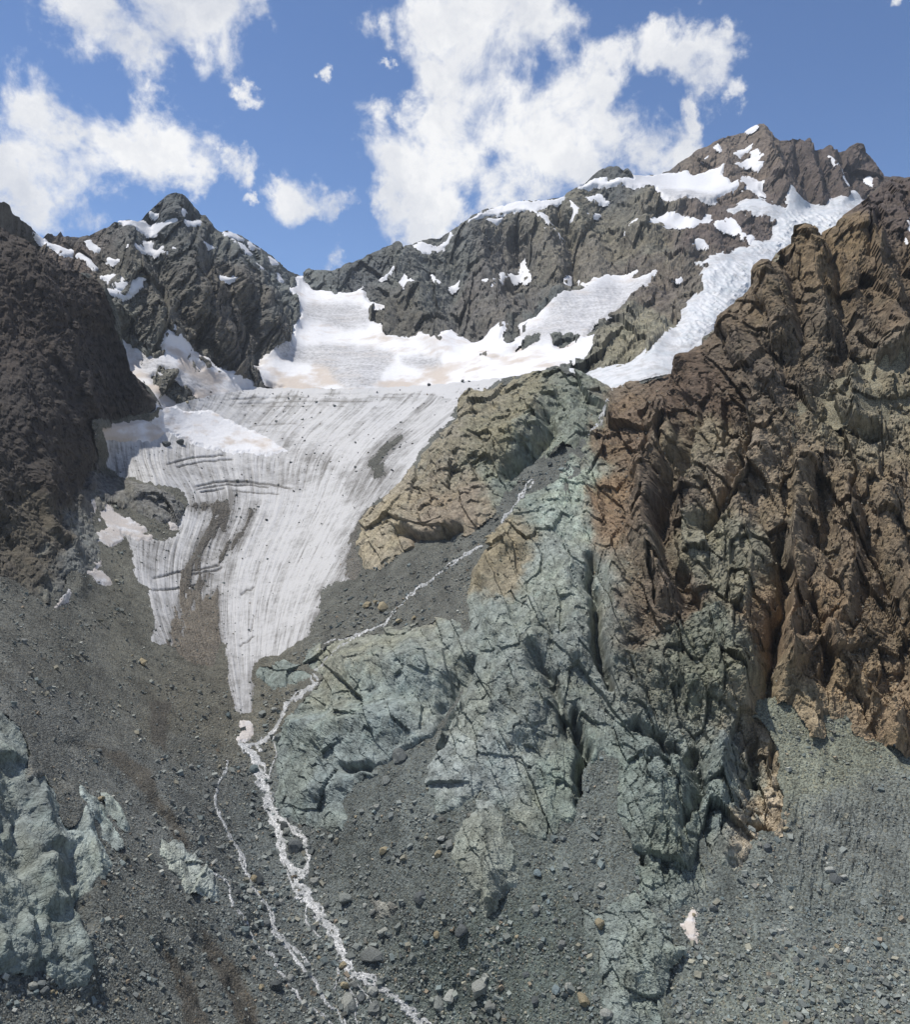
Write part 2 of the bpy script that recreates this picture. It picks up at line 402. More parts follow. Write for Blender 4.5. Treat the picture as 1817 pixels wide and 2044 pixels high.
RIM = [(-160,440),(0,452),(45,480),(80,510),(130,532),(180,549),(205,582),(222,625),(232,680),(250,735),(269,760),(293,776),(313,804),(328,815),(380,800),(430,787),(520,776),(700,778),(860,770),
 (960,760),(1029,752),(1072,740),(1112,731),(1146,737),(1180,752),(1225,776),(1261,762),(1311,749),(1358,739),(1378,722),(1388,692),(1411,669),(1438,646),(1458,626),(1468,602),(1498,579),
 (1515,556),(1521,529),(1540,524),(1549,508),(1565,499),(1591,489),(1601,469),(1618,461),(1635,472),(1648,459),(1668,452),(1673,442),(1685,429),(1708,412),(1731,392),(1758,371),(1770,362),(1817,357),(1880,345),(1990,340)]
def jag(x, f, a, seed):
    q = np.stack([x/f, np.full(x.shape, seed*3.7), np.zeros(x.shape)], -1)
    return (fbm(q, 3, seed, .6)*a).astype(float)

ZF = tps([(-160,380,1/1300),(0,404,1/1400),(83,476,1/1650),(200,461,1/1850),(343,388,1/2050),(440,469,1/2250),(560,530,1/2750),(606,553,1/3050),(680,540,1/2950),(806,492,1/2900),(940,438,1/3000),
 (1100,402,1/3100),(1225,335,1/3250),(1330,342,1/3400),(1520,254,1/3750),(1700,298,1/3600),(1762,358,1/3450),(1850,352,1/3300),(1990,350,1/3200),
 (0,560,1/1480),(100,560,1/1520),(200,600,1/1560),(230,690,1/1600),(330,680,1/1620),(345,470,1/1950),(400,600,1/1820),(450,520,1/2080),(500,750,1/1800),(590,650,1/2250),(555,710,1/2000),(520,600,1/2150),
 (620,575,1/2880),(700,590,1/2720),(650,650,1/2350),(700,705,1/2080),(700,770,1/1760),(530,770,1/1780),(800,680,1/2120),(900,690,1/2000),(1000,665,1/1980),(1040,640,1/2080),(960,755,1/1640),
 (740,580,1/2780),(800,600,1/2550),(1000,560,1/2600),(850,520,1/2800),(1100,480,1/2850),(1200,520,1/2600),(1160,600,1/2120),(1300,555,1/2200),(1230,660,1/1720),(1190,700,1/1580),(1290,640,1/1850),(1180,735,1/1380),
 (1300,710,1/1330),(1380,680,1/1420),(1400,560,1/2050),(1450,600,1/1800),(1520,500,1/2400),(1600,430,1/2900),(1700,400,1/3050),(1390,360,1/3250),(1390,405,1/3050),(1480,440,1/2750),(1300,450,1/2750),
 (400,800,1/1560),(300,790,1/1450),(1060,745,1/1500),(1225,775,1/1200),(1225,850,1/1150),(700,850,1/1700),(400,880,1/1500),(900,850,1/1500),(1500,700,1/1700),(1800,500,1/2600),(1990,500,1/2600)])
ZM = tps([(-200,480,1/980),(0,455,1/1180),(130,530,1/1260),(205,582,1/1320),(232,680,1/1330),(269,760,1/1335),(313,806,1/1360),(0,700,1/970),(120,700,1/1130),(200,800,1/1200),(160,910,1/1070),(60,850,1/880),
 (380,803,1/1480),(520,778,1/1700),(700,779,1/1640),(860,772,1/1560),(960,762,1/1500),(1030,754,1/1330),(1112,733,1/1230),(1180,755,1/1190),(1225,778,1/1170),(1311,752,1/1060),(1385,725,1/930),
 (1440,645,1/900),(1520,545,1/900),(1600,470,1/930),(1685,430,1/960),(1758,372,1/1120),(1817,358,1/1150),(1990,340,1/1100),(1700,520,1/850),(1817,560,1/850),(1990,560,1/800),
 (240,870,1/1230),(350,870,1/1350),(600,860,1/1500),(840,850,1/1360),(900,850,1/1200),(1000,850,1/1080),(1100,850,1/1010),(1200,850,1/960),(1300,860,1/860),(1400,850,1/780),(1500,800,1/740),(1640,800,1/720),(1817,800,1/690),(1990,800,1/640),
 (200,940,1/1150),(300,980,1/1130),(0,1000,1/720),(100,1000,1/850),(190,1040,1/970),(350,1050,1/1080),(500,1000,1/1210),(700,1000,1/1150),(800,980,1/1050),(900,1000,1/920),(1050,1000,1/830),(1200,1000,1/760),(1350,1000,1/690),(1500,1000,1/645),(1700,1000,1/610),(1817,1000,1/590),(1990,1000,1/550),
 (-200,1200,1/480),(0,1200,1/570),(130,1180,1/690),(230,1200,1/775),(350,1200,1/890),(500,1200,1/935),(620,1200,1/900),(750,1200,1/800),(900,1200,1/700),(1050,1200,1/630),(1200,1200,1/600),(1400,1200,1/560),(1600,1200,1/530),(1817,1200,1/505),
 (-200,1450,1/340),(0,1440,1/405),(200,1440,1/520),(380,1440,1/625),(490,1440,1/680),(560,1450,1/660),(700,1440,1/590),(900,1440,1/545),(1050,1440,1/510),(1200,1440,1/500),(1400,1440,1/480),(1600,1440,1/465),(1817,1440,1/450),(1990,1440,1/430),
 (0,1620,1/345),(200,1620,1/420),(400,1620,1/500),(545,1640,1/555),(700,1640,1/500),(900,1620,1/470),(1150,1620,1/445),(1400,1620,1/425),(1600,1620,1/415),(1817,1620,1/400),
 (0,1820,1/295),(200,1820,1/345),(400,1820,1/405),(640,1830,1/458),(850,1820,1/425),(1100,1820,1/395),(1400,1820,1/370),(1817,1820,1/345),
 (-200,2044,1/225),(0,2044,1/258),(300,2044,1/315),(600,2044,1/372),(850,2050,1/392),(1100,2044,1/355),(1400,2044,1/325),(1817,2044,1/298),(1990,2044,1/290),(0,2200,1/225),(600,2200,1/325),(900,2220,1/350),(1817,2200,1/262)])

# macro relief: spurs (+) and gullies (-): (points, half width, height, sharp)   all in survey units
REL_F = [
 ([(343,388),(350,470),(380,560),(420,640),(455,715)],60,30),([(233,449),(255,520),(300,600),(330,670)],45,22),([(437,469),(480,560),(520,640),(550,705)],55,26),
 ([(300,440),(310,520),(355,600),(400,680)],26,-20),([(60,460),(110,530),(190,600),(222,660)],40,18),([(420,480),(440,560),(495,640),(520,720)],22,-18),([(547,519),(575,600),(590,640)],24,16),
 ([(799,486),(830,560),(850,640),(880,690)],45,26),([(939,439),(960,520),(985,600),(1005,660)],50,26),([(880,480),(905,560),(915,640)],26,-22),([(1040,420),(1085,470),(1110,545),(1120,600)],55,30),
 ([(1030,470),(1050,530),(1010,590)],20,-24),([(700,540),(740,580),(775,640)],35,14),([(1140,400),(1170,460),(1195,540),(1190,590)],48,24),([(1110,420),(1135,470),(1145,560)],18,-22),([(1225,335),(1240,400),(1290,450),(1300,520)],40,16),
 ([(1280,400),(1330,420),(1390,425)],24,24),([(1250,470),(1350,480),(1420,470)],26,18),([(1300,600),(1250,650),(1210,700)],36,20),([(1420,560),(1330,640),(1290,690)],34,18),([(1340,540),(1380,500),(1430,500)],34,22),
 ([(1518,254),(1530,330),(1560,390),(1590,400)],34,34),([(1616,277),(1625,340),(1640,400)],18,20),([(1656,291),(1672,350),(1690,395)],18,18),([(1715,296),(1735,350),(1750,380)],20,22),([(1590,280),(1600,350),(1620,400)],12,-18),
 ([(1440,280),(1450,330),(1480,380),(1530,420)],30,14),([(1640,300),(1652,360)],9,-14),([(1690,300),(1705,370)],9,-14),([(200,620),(235,640)],30,14),([(600,545),(640,548),(700,545)],18,12)]
REL_M = [
 # brown crag: ribs and the gullies in their shade
 ([(1395,735),(1340,830),(1315,905),(1290,985),(1285,1060),(1305,1130),(1330,1200)],38,42),
 ([(1368,868),(1351,948),(1325,1020),(1330,1115),(1361,1165),(1378,1210)],26,-34),
 ([(1400,870),(1400,950),(1385,1040),(1395,1120)],34,20),
 ([(1505,872),(1478,931),(1462,981),(1442,1010),(1410,1062)],17,-30),([(1545,880),(1510,930),(1485,1000),(1480,1090)],38,22),
 ([(1561,1088),(1575,1165),(1556,1248),(1538,1348),(1530,1400)],26,-46),([(1520,1110),(1490,1200),(1475,1290),(1480,1370)],42,26),([(1600,930),(1590,1020),(1592,1120),(1585,1230),(1585,1330)],26,30),
 ([(1620,1200),(1640,1280),(1650,1360)],18,-30),([(1640,950),(1655,1050),(1668,1150)],16,-24),([(1690,960),(1700,1060),(1700,1160),(1690,1240)],28,24),
 ([(1702,975),(1731,1061),(1756,1140),(1790,1215),(1817,1290)],10,-20),([(1770,1000),(1790,1100),(1815,1200)],28,20),([(1640,760),(1690,820),(1760,860)],24,16),
 ([(1650,1280),(1700,1330),(1740,1400),(1790,1480)],34,22),([(1385,720),(1430,780),(1480,830)],30,18),([(1521,529),(1540,600),(1560,680)],30,28),([(1601,469),(1625,560),(1650,640)],30,26),
 ([(1570,510),(1585,600),(1600,680)],14,-18),([(1650,470),(1680,560),(1700,640)],14,-20),([(1708,412),(1740,500),(1780,600),(1800,690)],34,24),([(1758,371),(1790,450),(1850,560)],30,14),
 ([(1458,626),(1490,700),(1540,760)],30,20),([(1440,660),(1470,760)],12,-14),([(1690,740),(1740,720),(1800,690)],30,24),([(1640,840),(1740,870)],16,-22),([(1720,720),(1790,745)],14,-20),
 ([(1180,1120),(1184,1180),(1186,1248),(1200,1315),(1215,1370)],14,-36),([(1152,1420),(1166,1500),(1160,1600)],15,-44),([(1130,1130),(1140,1220),(1150,1310)],40,20),([(1230,1130),(1240,1220),(1250,1310)],38,22),
 ([(1099,858),(1072,905),(1040,935),(1012,952)],20,-30),([(1090,800),(1060,860),(1010,910)],34,26),([(955,800),(930,870),(880,930)],40,20),([(1140,790),(1150,860),(1120,910)],24,14),
 ([(800,1072),(850,1085),(900,1080),(925,1068)],9,-26),([(790,1055),(850,1062),(905,1058)],24,20),([(960,1150),(990,1110),(1060,1090)],20,14),
 ([(1060,1000),(1010,1110),(975,1160)],40,12),([(1120,980),(1105,1070),(1090,1180),(1070,1280)],44,16),([(1170,960),(1175,1040)],26,16),([(1050,1280),(1060,1380),(1050,1460)],40,18),([(985,1230),(1020,1330),(990,1420)],34,14),
 ([(1060,1300),(1110,1380),(1140,1470)],16,-26),([(1240,1340),(1290,1420),(1310,1500)],40,16),([(1270,1450),(1330,1480),(1370,1520)],14,-24),([(1300,1330),(1400,1380),(1480,1420)],40,14),([(1420,1230),(1440,1330),(1500,1400)],34,16),
 ([(930,1320),(905,1400),(880,1480),(800,1530)],20,-26),([(700,1340),(780,1330),(850,1340)],60,24),([(600,1470),(680,1440),(780,1450)],50,20),([(690,1530),(760,1540)],14,-24),([(600,1420),(650,1400)],10,-8),
 ([(620,1580),(680,1570)],30,12),([(1385,1500),(1395,1580),(1385,1640)],14,-30),([(1440,1500),(1440,1600),(1460,1690)],40,22),([(1480,1640),(1540,1655)],9,-30),([(1300,1560),(1330,1640),(1360,1720)],40,18),([(1510,1470),(1500,1560)],9,-26),([(1556,1470),(1548,1530)],9,-24),
 ([(1260,1700),(1290,1720)],14,-18),([(965,1640),(985,1720),(985,1790)],34,9),
 # near-left wall
 ([(60,510),(100,600),(140,700),(170,800),(180,900)],44,28),([(205,590),(235,690),(270,770),(300,812)],30,20),([(110,560),(150,680),(190,790)],16,-22),([(0,560),(30,700),(60,850),(80,980)],50,24),([(20,620),(60,760),(100,860)],20,-20),
 ([(0,1010),(60,1060),(120,1110),(160,1160)],36,20),([(60,1130),(120,1190)],16,18),
 # low left slabs
 ([(60,1560),(80,1640),(95,1720)],44,26),([(140,1580),(165,1650),(185,1720)],28,18),([(80,1730),(110,1800),(150,1880),(165,1960)],40,34),([(40,1780),(60,1880),(90,1950)],30,20),([(140,1740),(160,1790),(165,1850)],34,-22),([(0,1500),(40,1520)],30,22),([(30,1710),(60,1720),(90,1700)],10,-22),
 ([(55,1830),(72,1900),(80,1945)],12,-22),
 # scree furrows on the left moraine
 ([(140,1480),(240,1560),(310,1620),(370,1660)],18,-9),([(330,1890),(390,1960),(440,2050)],20,-10),([(400,1880),(470,1960),(520,2050)],22,-10),([(300,1560),(400,1700),(480,1830)],36,8)]

# snow and ice lying on the far massifs: name -> outline
BASIN = [(582,552),(600,556),(619,577),(645,584),(666,588),(702,583),(724,577),(732,599),(749,609),(766,617),(741,624),(739,642),(769,656),(773,672),(819,677),(839,671),(852,680),(879,685),(889,672),(902,656),(916,669),(939,680),(966,672),(979,659),(1016,656),(999,682),(1019,687),(1042,672),(1039,649),(1086,622),(1106,612),(1142,592),(1159,586),(1156,559),(1169,579),(1192,569),(1211,562),(1255,552),(1278,546),(1265,560),(1311,549),(1291,579),(1278,589),(1261,599),(1245,616),(1211,639),(1188,648),(1169,676),(1186,672),(1188,702),(1182,714),(1152,721),(1112,733),(1112,850),(420,850),(420,800),(467,790),(520,786),(530,776),(567,774),(533,759),(500,736),(520,732),(520,716),(547,702),(580,696),(573,679),(587,672),(583,656),(600,640),(590,616),(572,584),(590,572)]
ISLES = [[(982,719),(1022,699),(1049,679),(1079,672),(1072,686),(1016,709)],[(1102,676),(1120,668),(1139,666),(1156,676),(1146,689),(1119,699),(1106,692)]]
WEDGE = [(227,677),(253,691),(290,711),(310,716),(327,706),(322,690),(333,676),(350,678),(336,655),(367,679),(400,709),(433,736),(483,759),(527,779),(520,790),(480,800),(480,900),(250,900),(250,735),(222,705)]
WEDGE_ISLES = [[(297,752),(310,747),(330,755),(350,760),(365,770),(385,785),(390,800),(415,805),(412,817),(395,820),(370,812),(345,800),(325,785),(305,768)],[(317,735),(330,738),(355,752),(357,760),(335,757),(318,745)],[(385,718),(392,722),(405,738),(400,740),(388,728)]]
ICEFALL = [(1565,386),(1581,397),(1611,406),(1645,412),(1655,399),(1678,396),(1711,382),(1721,393),(1800,430),(1800,800),(1100,820),(1148,748),(1211,729),(1288,709),(1311,692),(1365,636),(1361,622),(1385,602),(1398,586),(1398,562),(1411,537),(1391,531),(1431,516),(1491,491),(1511,481),(1541,482),(1545,442),(1528,437),(1498,428),(1480,424),(1462,434),(1450,424),(1478,406),(1511,398),(1541,416),(1565,422)]
CAP = [(1211,367),(1231,365),(1261,358),(1257,346),(1288,353),(1311,350),(1371,341),(1381,349),(1421,342),(1450,331),(1441,357),(1450,364),(1458,374),(1478,362),(1495,356),(1520,371),(1518,386),(1525,397),(1511,392),(1478,384),(1451,389),(1428,406),(1398,408),(1361,406),(1345,409),(1321,402),(1315,389),(1308,379),(1265,383),(1252,381),(1240,374),(1211,378),(1190,374),(1165,384),(1154,379),(1182,364),(1200,356),(1211,358)]
PATCHES = {
 'crescent':[(240,450),(277,440),(290,442),(300,449),(320,446),(337,452),(353,456),(377,449),(397,447),(393,454),(367,461),(333,465),(300,467),(287,462),(267,457),(247,457)],
 'saddle left':[(62,468),(70,474),(83,480),(95,490),(110,492),(130,497),(146,503),(140,510),(128,508),(120,516),(115,508),(95,500),(75,492)],
 'horn':[(337,446),(345,435),(358,427),(363,430),(352,442),(345,448)],
 'belt':[(252,507),(280,498),(290,482),(302,480),(304,492),(312,499),(323,497),(346,511),(342,515),(320,507),(300,501),(273,505)],
 'wing':[(205,550),(227,551),(240,564),(257,576),(281,568),(277,582),(263,592),(240,580),(220,563)],
 'wing low':[(209,575),(233,579),(258,595),(247,598),(227,587)],
 'knob':[(437,471),(460,472),(482,481),(463,482),(443,480)],
 'knob low':[(457,491),(483,496),(498,509),(477,512),(470,503)],
 'shoulder':[(820,500),(836,489),(856,491),(872,487),(902,471),(908,474),(889,488),(869,503),(846,515),(839,509)],
 'long crest':[(934,453),(959,434),(979,424),(999,416),(1039,416),(1072,411),(1106,402),(1127,400),(1112,410),(1089,421),(1074,428),(1070,440),(1081,446),(1097,456),(1111,472),(1104,474),(1092,462),(1066,444),(1056,435),(1006,430),(966,437),(942,450)],
 'hook':[(1044,508),(1050,529),(1059,552),(1049,554),(1039,544),(1016,554),(1002,566),(1000,558),(1019,544),(1038,532)],
 'star':[(796,573),(812,562),(830,580),(812,585)],
 'terrace':[(1278,457),(1325,439),(1345,434),(1361,442),(1388,446),(1422,431),(1411,447),(1378,460),(1351,457),(1321,460),(1285,462),(1251,474),(1262,463)],
 'braid':[(1425,452),(1458,436),(1476,449),(1480,466),(1506,477),(1495,486),(1484,474),(1468,463),(1431,460)],
 'summit field':[(1470,333),(1484,324),(1501,321),(1512,326),(1532,331),(1518,338),(1495,334),(1478,338)],
 'summit dash':[(1465,310),(1480,302),(1499,297),(1492,305),(1475,315)],
 'under cap':[(1172,403),(1196,391),(1212,405),(1195,404),(1180,407)],
}
SMALL = [[(162,483),(180,481),(187,490),(200,500),(194,505),(178,496)],[(155,508),(165,510),(180,520),(194,533),(189,536),(170,521)],[(391,488),(410,494),(427,500),(413,500),(400,495)],[(496,486),(516,499),(500,496)],[(532,515),(554,532),(540,532)],[(500,530),(521,539),(517,547)],[(438,555),(464,566),(453,566)],
 [(546,551),(560,567),(555,565)],[(971,447),(1000,441),(990,457)],[(1138,415),(1152,429),(1160,439),(1146,460),(1138,456),(1146,439)],[(967,579),(1003,570),(986,587)],[(897,568),(927,553),(919,562),(901,572)],[(865,555),(883,566),(876,578),(870,566)],[(760,557),(785,538),(776,550)],[(1168,447),(1198,431),(1189,442)],[(1366,510),(1405,496),(1410,506),(1385,510)],
 [(1403,322),(1413,311),(1415,315)],[(1427,295),(1433,292),(1438,302)],[(1501,308),(1507,309),(1511,319),(1503,318)],[(1655,315),(1670,328),(1697,363),(1680,345)],[(1730,355),(1735,358),(1744,373)],[(1503,340),(1516,342),(1512,347)],[(1490,262),(1504,258),(1510,263),(1497,265)],[(1110,478),(1125,486),(1118,492)],[(1480,432),(1490,434),(1492,442)],[(236,648),(248,655),(240,652)],[(206,440),(215,436),(211,444)],[(302,424),(314,432),(312,436),(303,430)],[(1085,478),(1108,474),(1112,482),(1090,486)],[(1150,372),(1164,368),(1156,377)],[(214,520),(232,528),(226,530)],[(1343,563),(1361,559),(1352,565)],[(1133,560),(1139,554),(1137,572),(1130,578)]]

def relief(px, py, feats):
    r = np.zeros(px.shape, f32)
    for pts, w, h in feats:
        P = np.array(pts); m = (px > P[:, 0].min()-2*w) & (px < P[:, 0].max()+2*w) & (py > P[:, 1].min()-2*w) & (py < P[:, 1].max()+2*w)
        if not m.any(): continue
        d, t = seg_dist(px[m], py[m], pts)
        q = np.sqrt((d/w)**2 + .006) - .077
        r[m] += h*np.where(q < 1, np.clip(1 - q, 0, 1)**1.25, 0)
    return r

def base_pos(px, py, Z): return ray(px, py)*Z[..., None]
def normals(P):
    a = np.gradient(P, axis=1); b = np.gradient(P, axis=0)
    n = np.cross(a, b); n /= np.linalg.norm(n, axis=-1, keepdims=True) + 1e-12
    s = np.sign(np.median(-(n*P).sum(-1)))
    # a slope seen from behind its own edge keeps a direction that still faces up and outwards
    return n*s

def tame(d, view, side=.42, front=.55):
    """keep a displacement direction mostly outwards, never sliding far along the face"""
    f = -(d*view).sum(-1, keepdims=True); t = d + f*view; L = np.linalg.norm(t, axis=-1, keepdims=True)
    return -view*np.maximum(f, front) + t*np.minimum(1, side/(L + 1e-9))
def rock_noise(P, s, seed, dense):
    """P world points, s = size unit in metres. Returns height in units of s"""
    q = P.reshape(-1, 3)/s
    A = np.array([[.94, .10, .33], [-.15, .98, .1], [-.33, -.12, .94]])
    q = q @ A.T
    wq = q + .22*np.stack([gn(q*.35 + 5, seed+40), gn(q*.35 + 9, seed+41), gn(q*.35 + 14, seed+42)], -1)
    v = 1.1*(fbm(wq*np.array([.16, .16, .085]), 4, seed, .5, kind='ridge') - .45)
    st = wq*np.array([1.0, .9, .5])
    v += 3.4*facet(st*.13, seed+5) + 1.9*facet(st*.34, seed+7) + .85*facet(st*.85 + 3, seed+8)
    v += .34*facet(wq*np.array([2.0, 2.0, 1.4]), seed+9) + .17*facet(wq*4.1, seed+10) + .4*fbm(wq*.5, 6, seed+20, .6)
    return v.reshape(P.shape[:-1])

def build_field(top_pts, bot, rows, xs, Zf, feats, jf, seed):
    tx = np.array([p[0] for p in top_pts], float); ty = np.array([p[1] for p in top_pts], float)
    base = np.interp(xs, tx, ty); jg = jag(xs, *jf, seed)
    t = np.linspace(0, 1, rows)[:, None]
    k = np.exp(-((xs[:, None]-xs[None])/18.)**2); k /= k.sum(1, keepdims=True); soft = k @ base   # rows follow an eased crest
    k2 = np.exp(-((xs[:, None]-xs[None])/30.)**2); k2 /= k2.sum(1, keepdims=True)
    d = (k2 @ bot(xs) - soft)[None]*t
    PX = np.repeat(xs[None], rows, 0); PY = soft[None] + d + (jg + base - soft)[None]*np.exp(-d/16.)*(1-t)
    return PX, PY, base + jg

# warp shared by all outlines, so that edges are ragged the way rock, scree and snow edges are
def warp(px, py, a=7., f=34., seed=91):
    q = np.stack([px/f, py/f, np.zeros_like(px)], -1).reshape(-1, 3)
    return px + a*fbm(q, 5, seed, .62).reshape(px.shape)*1.8, py + a*fbm(q + 40, 5, seed+9, .62).reshape(px.shape)*1.8

XS = np.arange(-150, 1968, 2.1)
rimx = np.array([p[0] for p in RIM], float); rimy = np.array([p[1] for p in RIM], float)

# ---- F: everything behind the rim
def ff_bottom(x): return np.interp(x, rimx, rimy) + 34
FX, FY, ftop = build_field(SKYLINE, ff_bottom, 210, XS, ZF, REL_F, (26, 5.), 3)
Zb = 1/ZF(FX, FY)
r1x, r1y = warp(FX, FY, 13., 55., 301)
relF = 1.5*relief(r1x, r1y, REL_F)
PF0 = base_pos(FX, FY, Zb)
uF = Zb/FOC
NF = normals(base_pos(FX, FY, boxblur(boxblur(Zb, 12), 12)))
fade_top = ss(-2, 22, FY - ftop[None])          # the crest keeps its drawn line
FWX, FWY = warp(FX, FY, 4.5, 26.)
def sdf_(pts, lim=60): return poly_sd(FWX, FWY, pts, lim)
S_BASIN = sdf_(BASIN); S_WEDGE = sdf_(WEDGE)
for p_ in ISLES: S_BASIN = np.minimum(S_BASIN, -sdf_(p_))
for p_ in WEDGE_ISLES: S_WEDGE = np.minimum(S_WEDGE, -sdf_(p_))
S_FALL = sdf_(ICEFALL); S_CAP = sdf_(CAP)
fwx2, fwy2 = warp(FX, FY, 4.0, 11., 61)
S_PATCH = {k_: poly_sd(FX*-.5+FWX*.5+fwx2, FY*-.5+FWY*.5+fwy2, p_) + 1.4 for k_, p_ in PATCHES.items()}
S_SMALL = [poly_sd(FX*.5+FWX*.5, FY*.5+FWY*.5, p_) + 1.0 for p_ in SMALL]
S_ALL = np.maximum.reduce([S_BASIN, S_WEDGE, S_FALL, S_CAP] + list(S_PATCH.values()) + S_SMALL)
quiet = 1 - .72*ss(-2, 7, S_ALL)
hF = (relF*1.25)*(.4 + .6*ss(-2, 60, FY - ftop[None]))*(1 - .6*ss(0, 20, np.maximum(S_BASIN, S_FALL))) + quiet* rock_noise(np.stack([FX*1.5, Zb*.22, FY*1.5], -1), 17., 11, None)*11.*(.65 + .35*ss(400, 700, FY))*(.5 + .5*ss(-2, 45, FY - ftop[None]))
# displacement: towards the viewer and along the slope's own normal
dirF = NF*.75 - ray(FX, FY)/np.linalg.norm(ray(FX, FY), axis=-1, keepdims=True)*.45
dirF = tame(dirF, ray(FX, FY)/np.linalg.norm(ray(FX, FY), axis=-1, keepdims=True))
dirF[..., 2] *= (.35 + .65*fade_top)
F_ROCK = PF0 + dirF*(hF*uF)[..., None]
F_SMOOTH = PF0 + dirF*((boxblur(hF, 7)*.8 + relF*.25)*uF)[..., None]

# ---- M: everything in front of the rim
def mm_bottom(x): return np.full_like(x, 2190.)
MX, MY, mtop = build_field(RIM, mm_bottom, 850, XS, ZM, REL_M, (16, 4.), 5)
# the lip of the ice keeps smooth
Zm = 1/ZM(MX, MY)
uM = Zm/FOC
PM0 = base_pos(MX, MY, Zm)
NM = normals(base_pos(MX, MY, boxblur(boxblur(Zm, 22), 22)))

WX, WY = warp(MX, MY)
G_OUT = [(318,770),(318,822),(293,832),(250,838),(180,850),(177,875),(200,911),(193,936),(233,955),(293,969),(333,975),(356,985),(362,1003),(352,1030),(348,1058),(330,1068),(300,1066),(262,1040),(225,1020),(183,1003),(186,1018),(205,1048),(195,1068),(215,1088),(240,1082),(254,1108),(262,1140),(272,1168),(288,1185),(292,1215),(296,1245),(287,1288),(318,1300),(332,1296),(372,1330),(430,1340),(440,1290),(443,1330),(447,1375),(455,1410),(474,1432),(502,1436),(514,1425),(517,1390),(515,1356),(520,1328),(535,1322),(560,1320),(590,1300),(615,1286),(630,1278),(634,1240),(650,1205),(656,1180),(680,1172),(718,1168),(732,1140),(722,1112),(712,1090),(716,1062),(738,1034),(760,1010),(790,992),(803,978),(830,940),(852,905),(862,888),(882,862),(902,846),(916,826),(929,809),(966,792),(989,772),(1029,757),(1060,742),(1060,700),(318,700)]
G_TOE = [(1140,742),(1162,748),(1196,757),(1211,770),(1226,786),(1231,776),(1261,763),(1311,750),(1358,739),(1383,719),(1400,690),(1400,640),(1140,640)]
ROCKS = {
 'buttress': [(1990,330),(1758,371),(1600,460),(1500,560),(1388,692),(1383,719),(1311,752),(1261,764),(1231,778),(1226,790),(1205,775),(1190,758),(1150,748),(1112,728),(1060,735),(1029,757),(989,772),(966,792),(929,809),(902,846),(862,888),(852,905),(830,940),(803,978),(760,1012),(738,1034),(722,1062),(716,1090),(728,1110),(735,1125),(760,1130),(775,1118),(790,1100),(830,1090),(870,1082),(900,1086),(925,1072),(985,1020),(1010,985),(1040,950),(1075,925),(1130,880),(1160,890),(1120,960),(1060,1000),(1010,1050),(975,1080),(962,1100),(950,1130),(940,1160),(938,1200),(940,1240),(925,1280),(938,1310),(915,1390),(895,1430),(872,1465),(862,1540),(856,1575),(880,1626),(905,1618),(946,1588),(965,1560),(985,1590),(1010,1625),(1045,1665),(1090,1682),(1106,1660),(1112,1632),(1140,1642),(1162,1600),(1172,1540),(1200,1500),(1232,1520),(1240,1590),(1250,1660),(1265,1700),(1275,1750),(1290,1790),(1330,1812),(1345,1822),(1362,1800),(1405,1795),(1422,1780),(1405,1710),(1385,1650),(1398,1655),(1412,1700),(1440,1725),(1470,1745),(1495,1700),(1510,1668),(1560,1665),(1572,1612),(1560,1560),(1560,1490),(1530,1440),(1500,1420),(1530,1400),(1580,1395),(1600,1420),(1620,1465),(1640,1470),(1640,1425),(1690,1430),(1720,1470),(1780,1490),(1830,1520),(1990,1540)],
 'dome': [(640,1352),(612,1385),(578,1420),(562,1460),(552,1500),(562,1560),(557,1600),(577,1628),(620,1640),(640,1655),(685,1655),(696,1625),(680,1600),(705,1562),(745,1542),(790,1512),(835,1490),(868,1466),(895,1432),(922,1392),(948,1335),(945,1285),(900,1238),(850,1240),(800,1258),(750,1262),(700,1262),(665,1275),(625,1300),(610,1330),(625,1345)],
 'whaleback': [(510,1338),(518,1330),(560,1326),(600,1334),(622,1345),(622,1360),(590,1371),(545,1374),(520,1368),(510,1352)],
 'fin': [(905,1700),(912,1668),(930,1645),(955,1605),(975,1606),(1000,1640),(1032,1720),(1028,1762),(1000,1792),(975,1822),(962,1790),(940,1770),(925,1735),(910,1715)],
 'low slab': [(1152,1800),(1190,1818),(1225,1800),(1265,1788),(1320,1848),(1335,1890),(1368,1905),(1330,1945),(1325,1990),(1345,2060),(1210,2060),(1195,1960),(1190,1890),(1160,1850)],
 'left slabs': [(-200,1400),(0,1410),(20,1425),(48,1450),(62,1500),(48,1560),(88,1545),(108,1575),(122,1620),(135,1645),(150,1640),(160,1620),(185,1650),(195,1690),(218,1728),(200,1760),(165,1800),(150,1850),(172,1900),(178,1950),(165,1982),(130,1968),(100,1955),(70,1942),(0,1944),(-200,1940)],
 'strip one': [(148,1566),(170,1590),(200,1620),(222,1660),(235,1690),(215,1680),(195,1640),(170,1605)],
 'strip two': [(205,1586),(230,1605),(255,1640),(268,1662),(250,1655),(222,1625)],
 'mid slab': [(311,1655),(345,1680),(375,1700),(400,1735),(425,1775),(430,1795),(400,1775),(370,1778),(345,1745),(320,1700)],
 'left wall': [(-200,380),(0,440),(130,520),(205,570),(235,680),(260,735),(313,800),(328,815),(310,824),(293,828),(250,836),(178,850),(178,880),(198,911),(192,936),(185,985),(200,1010),(190,1060),(205,1090),(190,1130),(172,1150),(137,1150),(139,1170),(128,1185),(95,1198),(70,1190),(40,1170),(0,1150),(-200,1120)],
 'icefall rock': [(196,950),(235,958),(293,972),(333,978),(356,990),(358,1010),(352,1040),(320,1044),(285,1022),(240,1008),(200,998)],
 'pale rock a': [(740,1790),(790,1805),(785,1838),(745,1825)],
}
RSD = np.full(MX.shape, -80., f32)
for k_, pts in ROCKS.items(): RSD = np.maximum(RSD, poly_sd(WX, WY, pts))
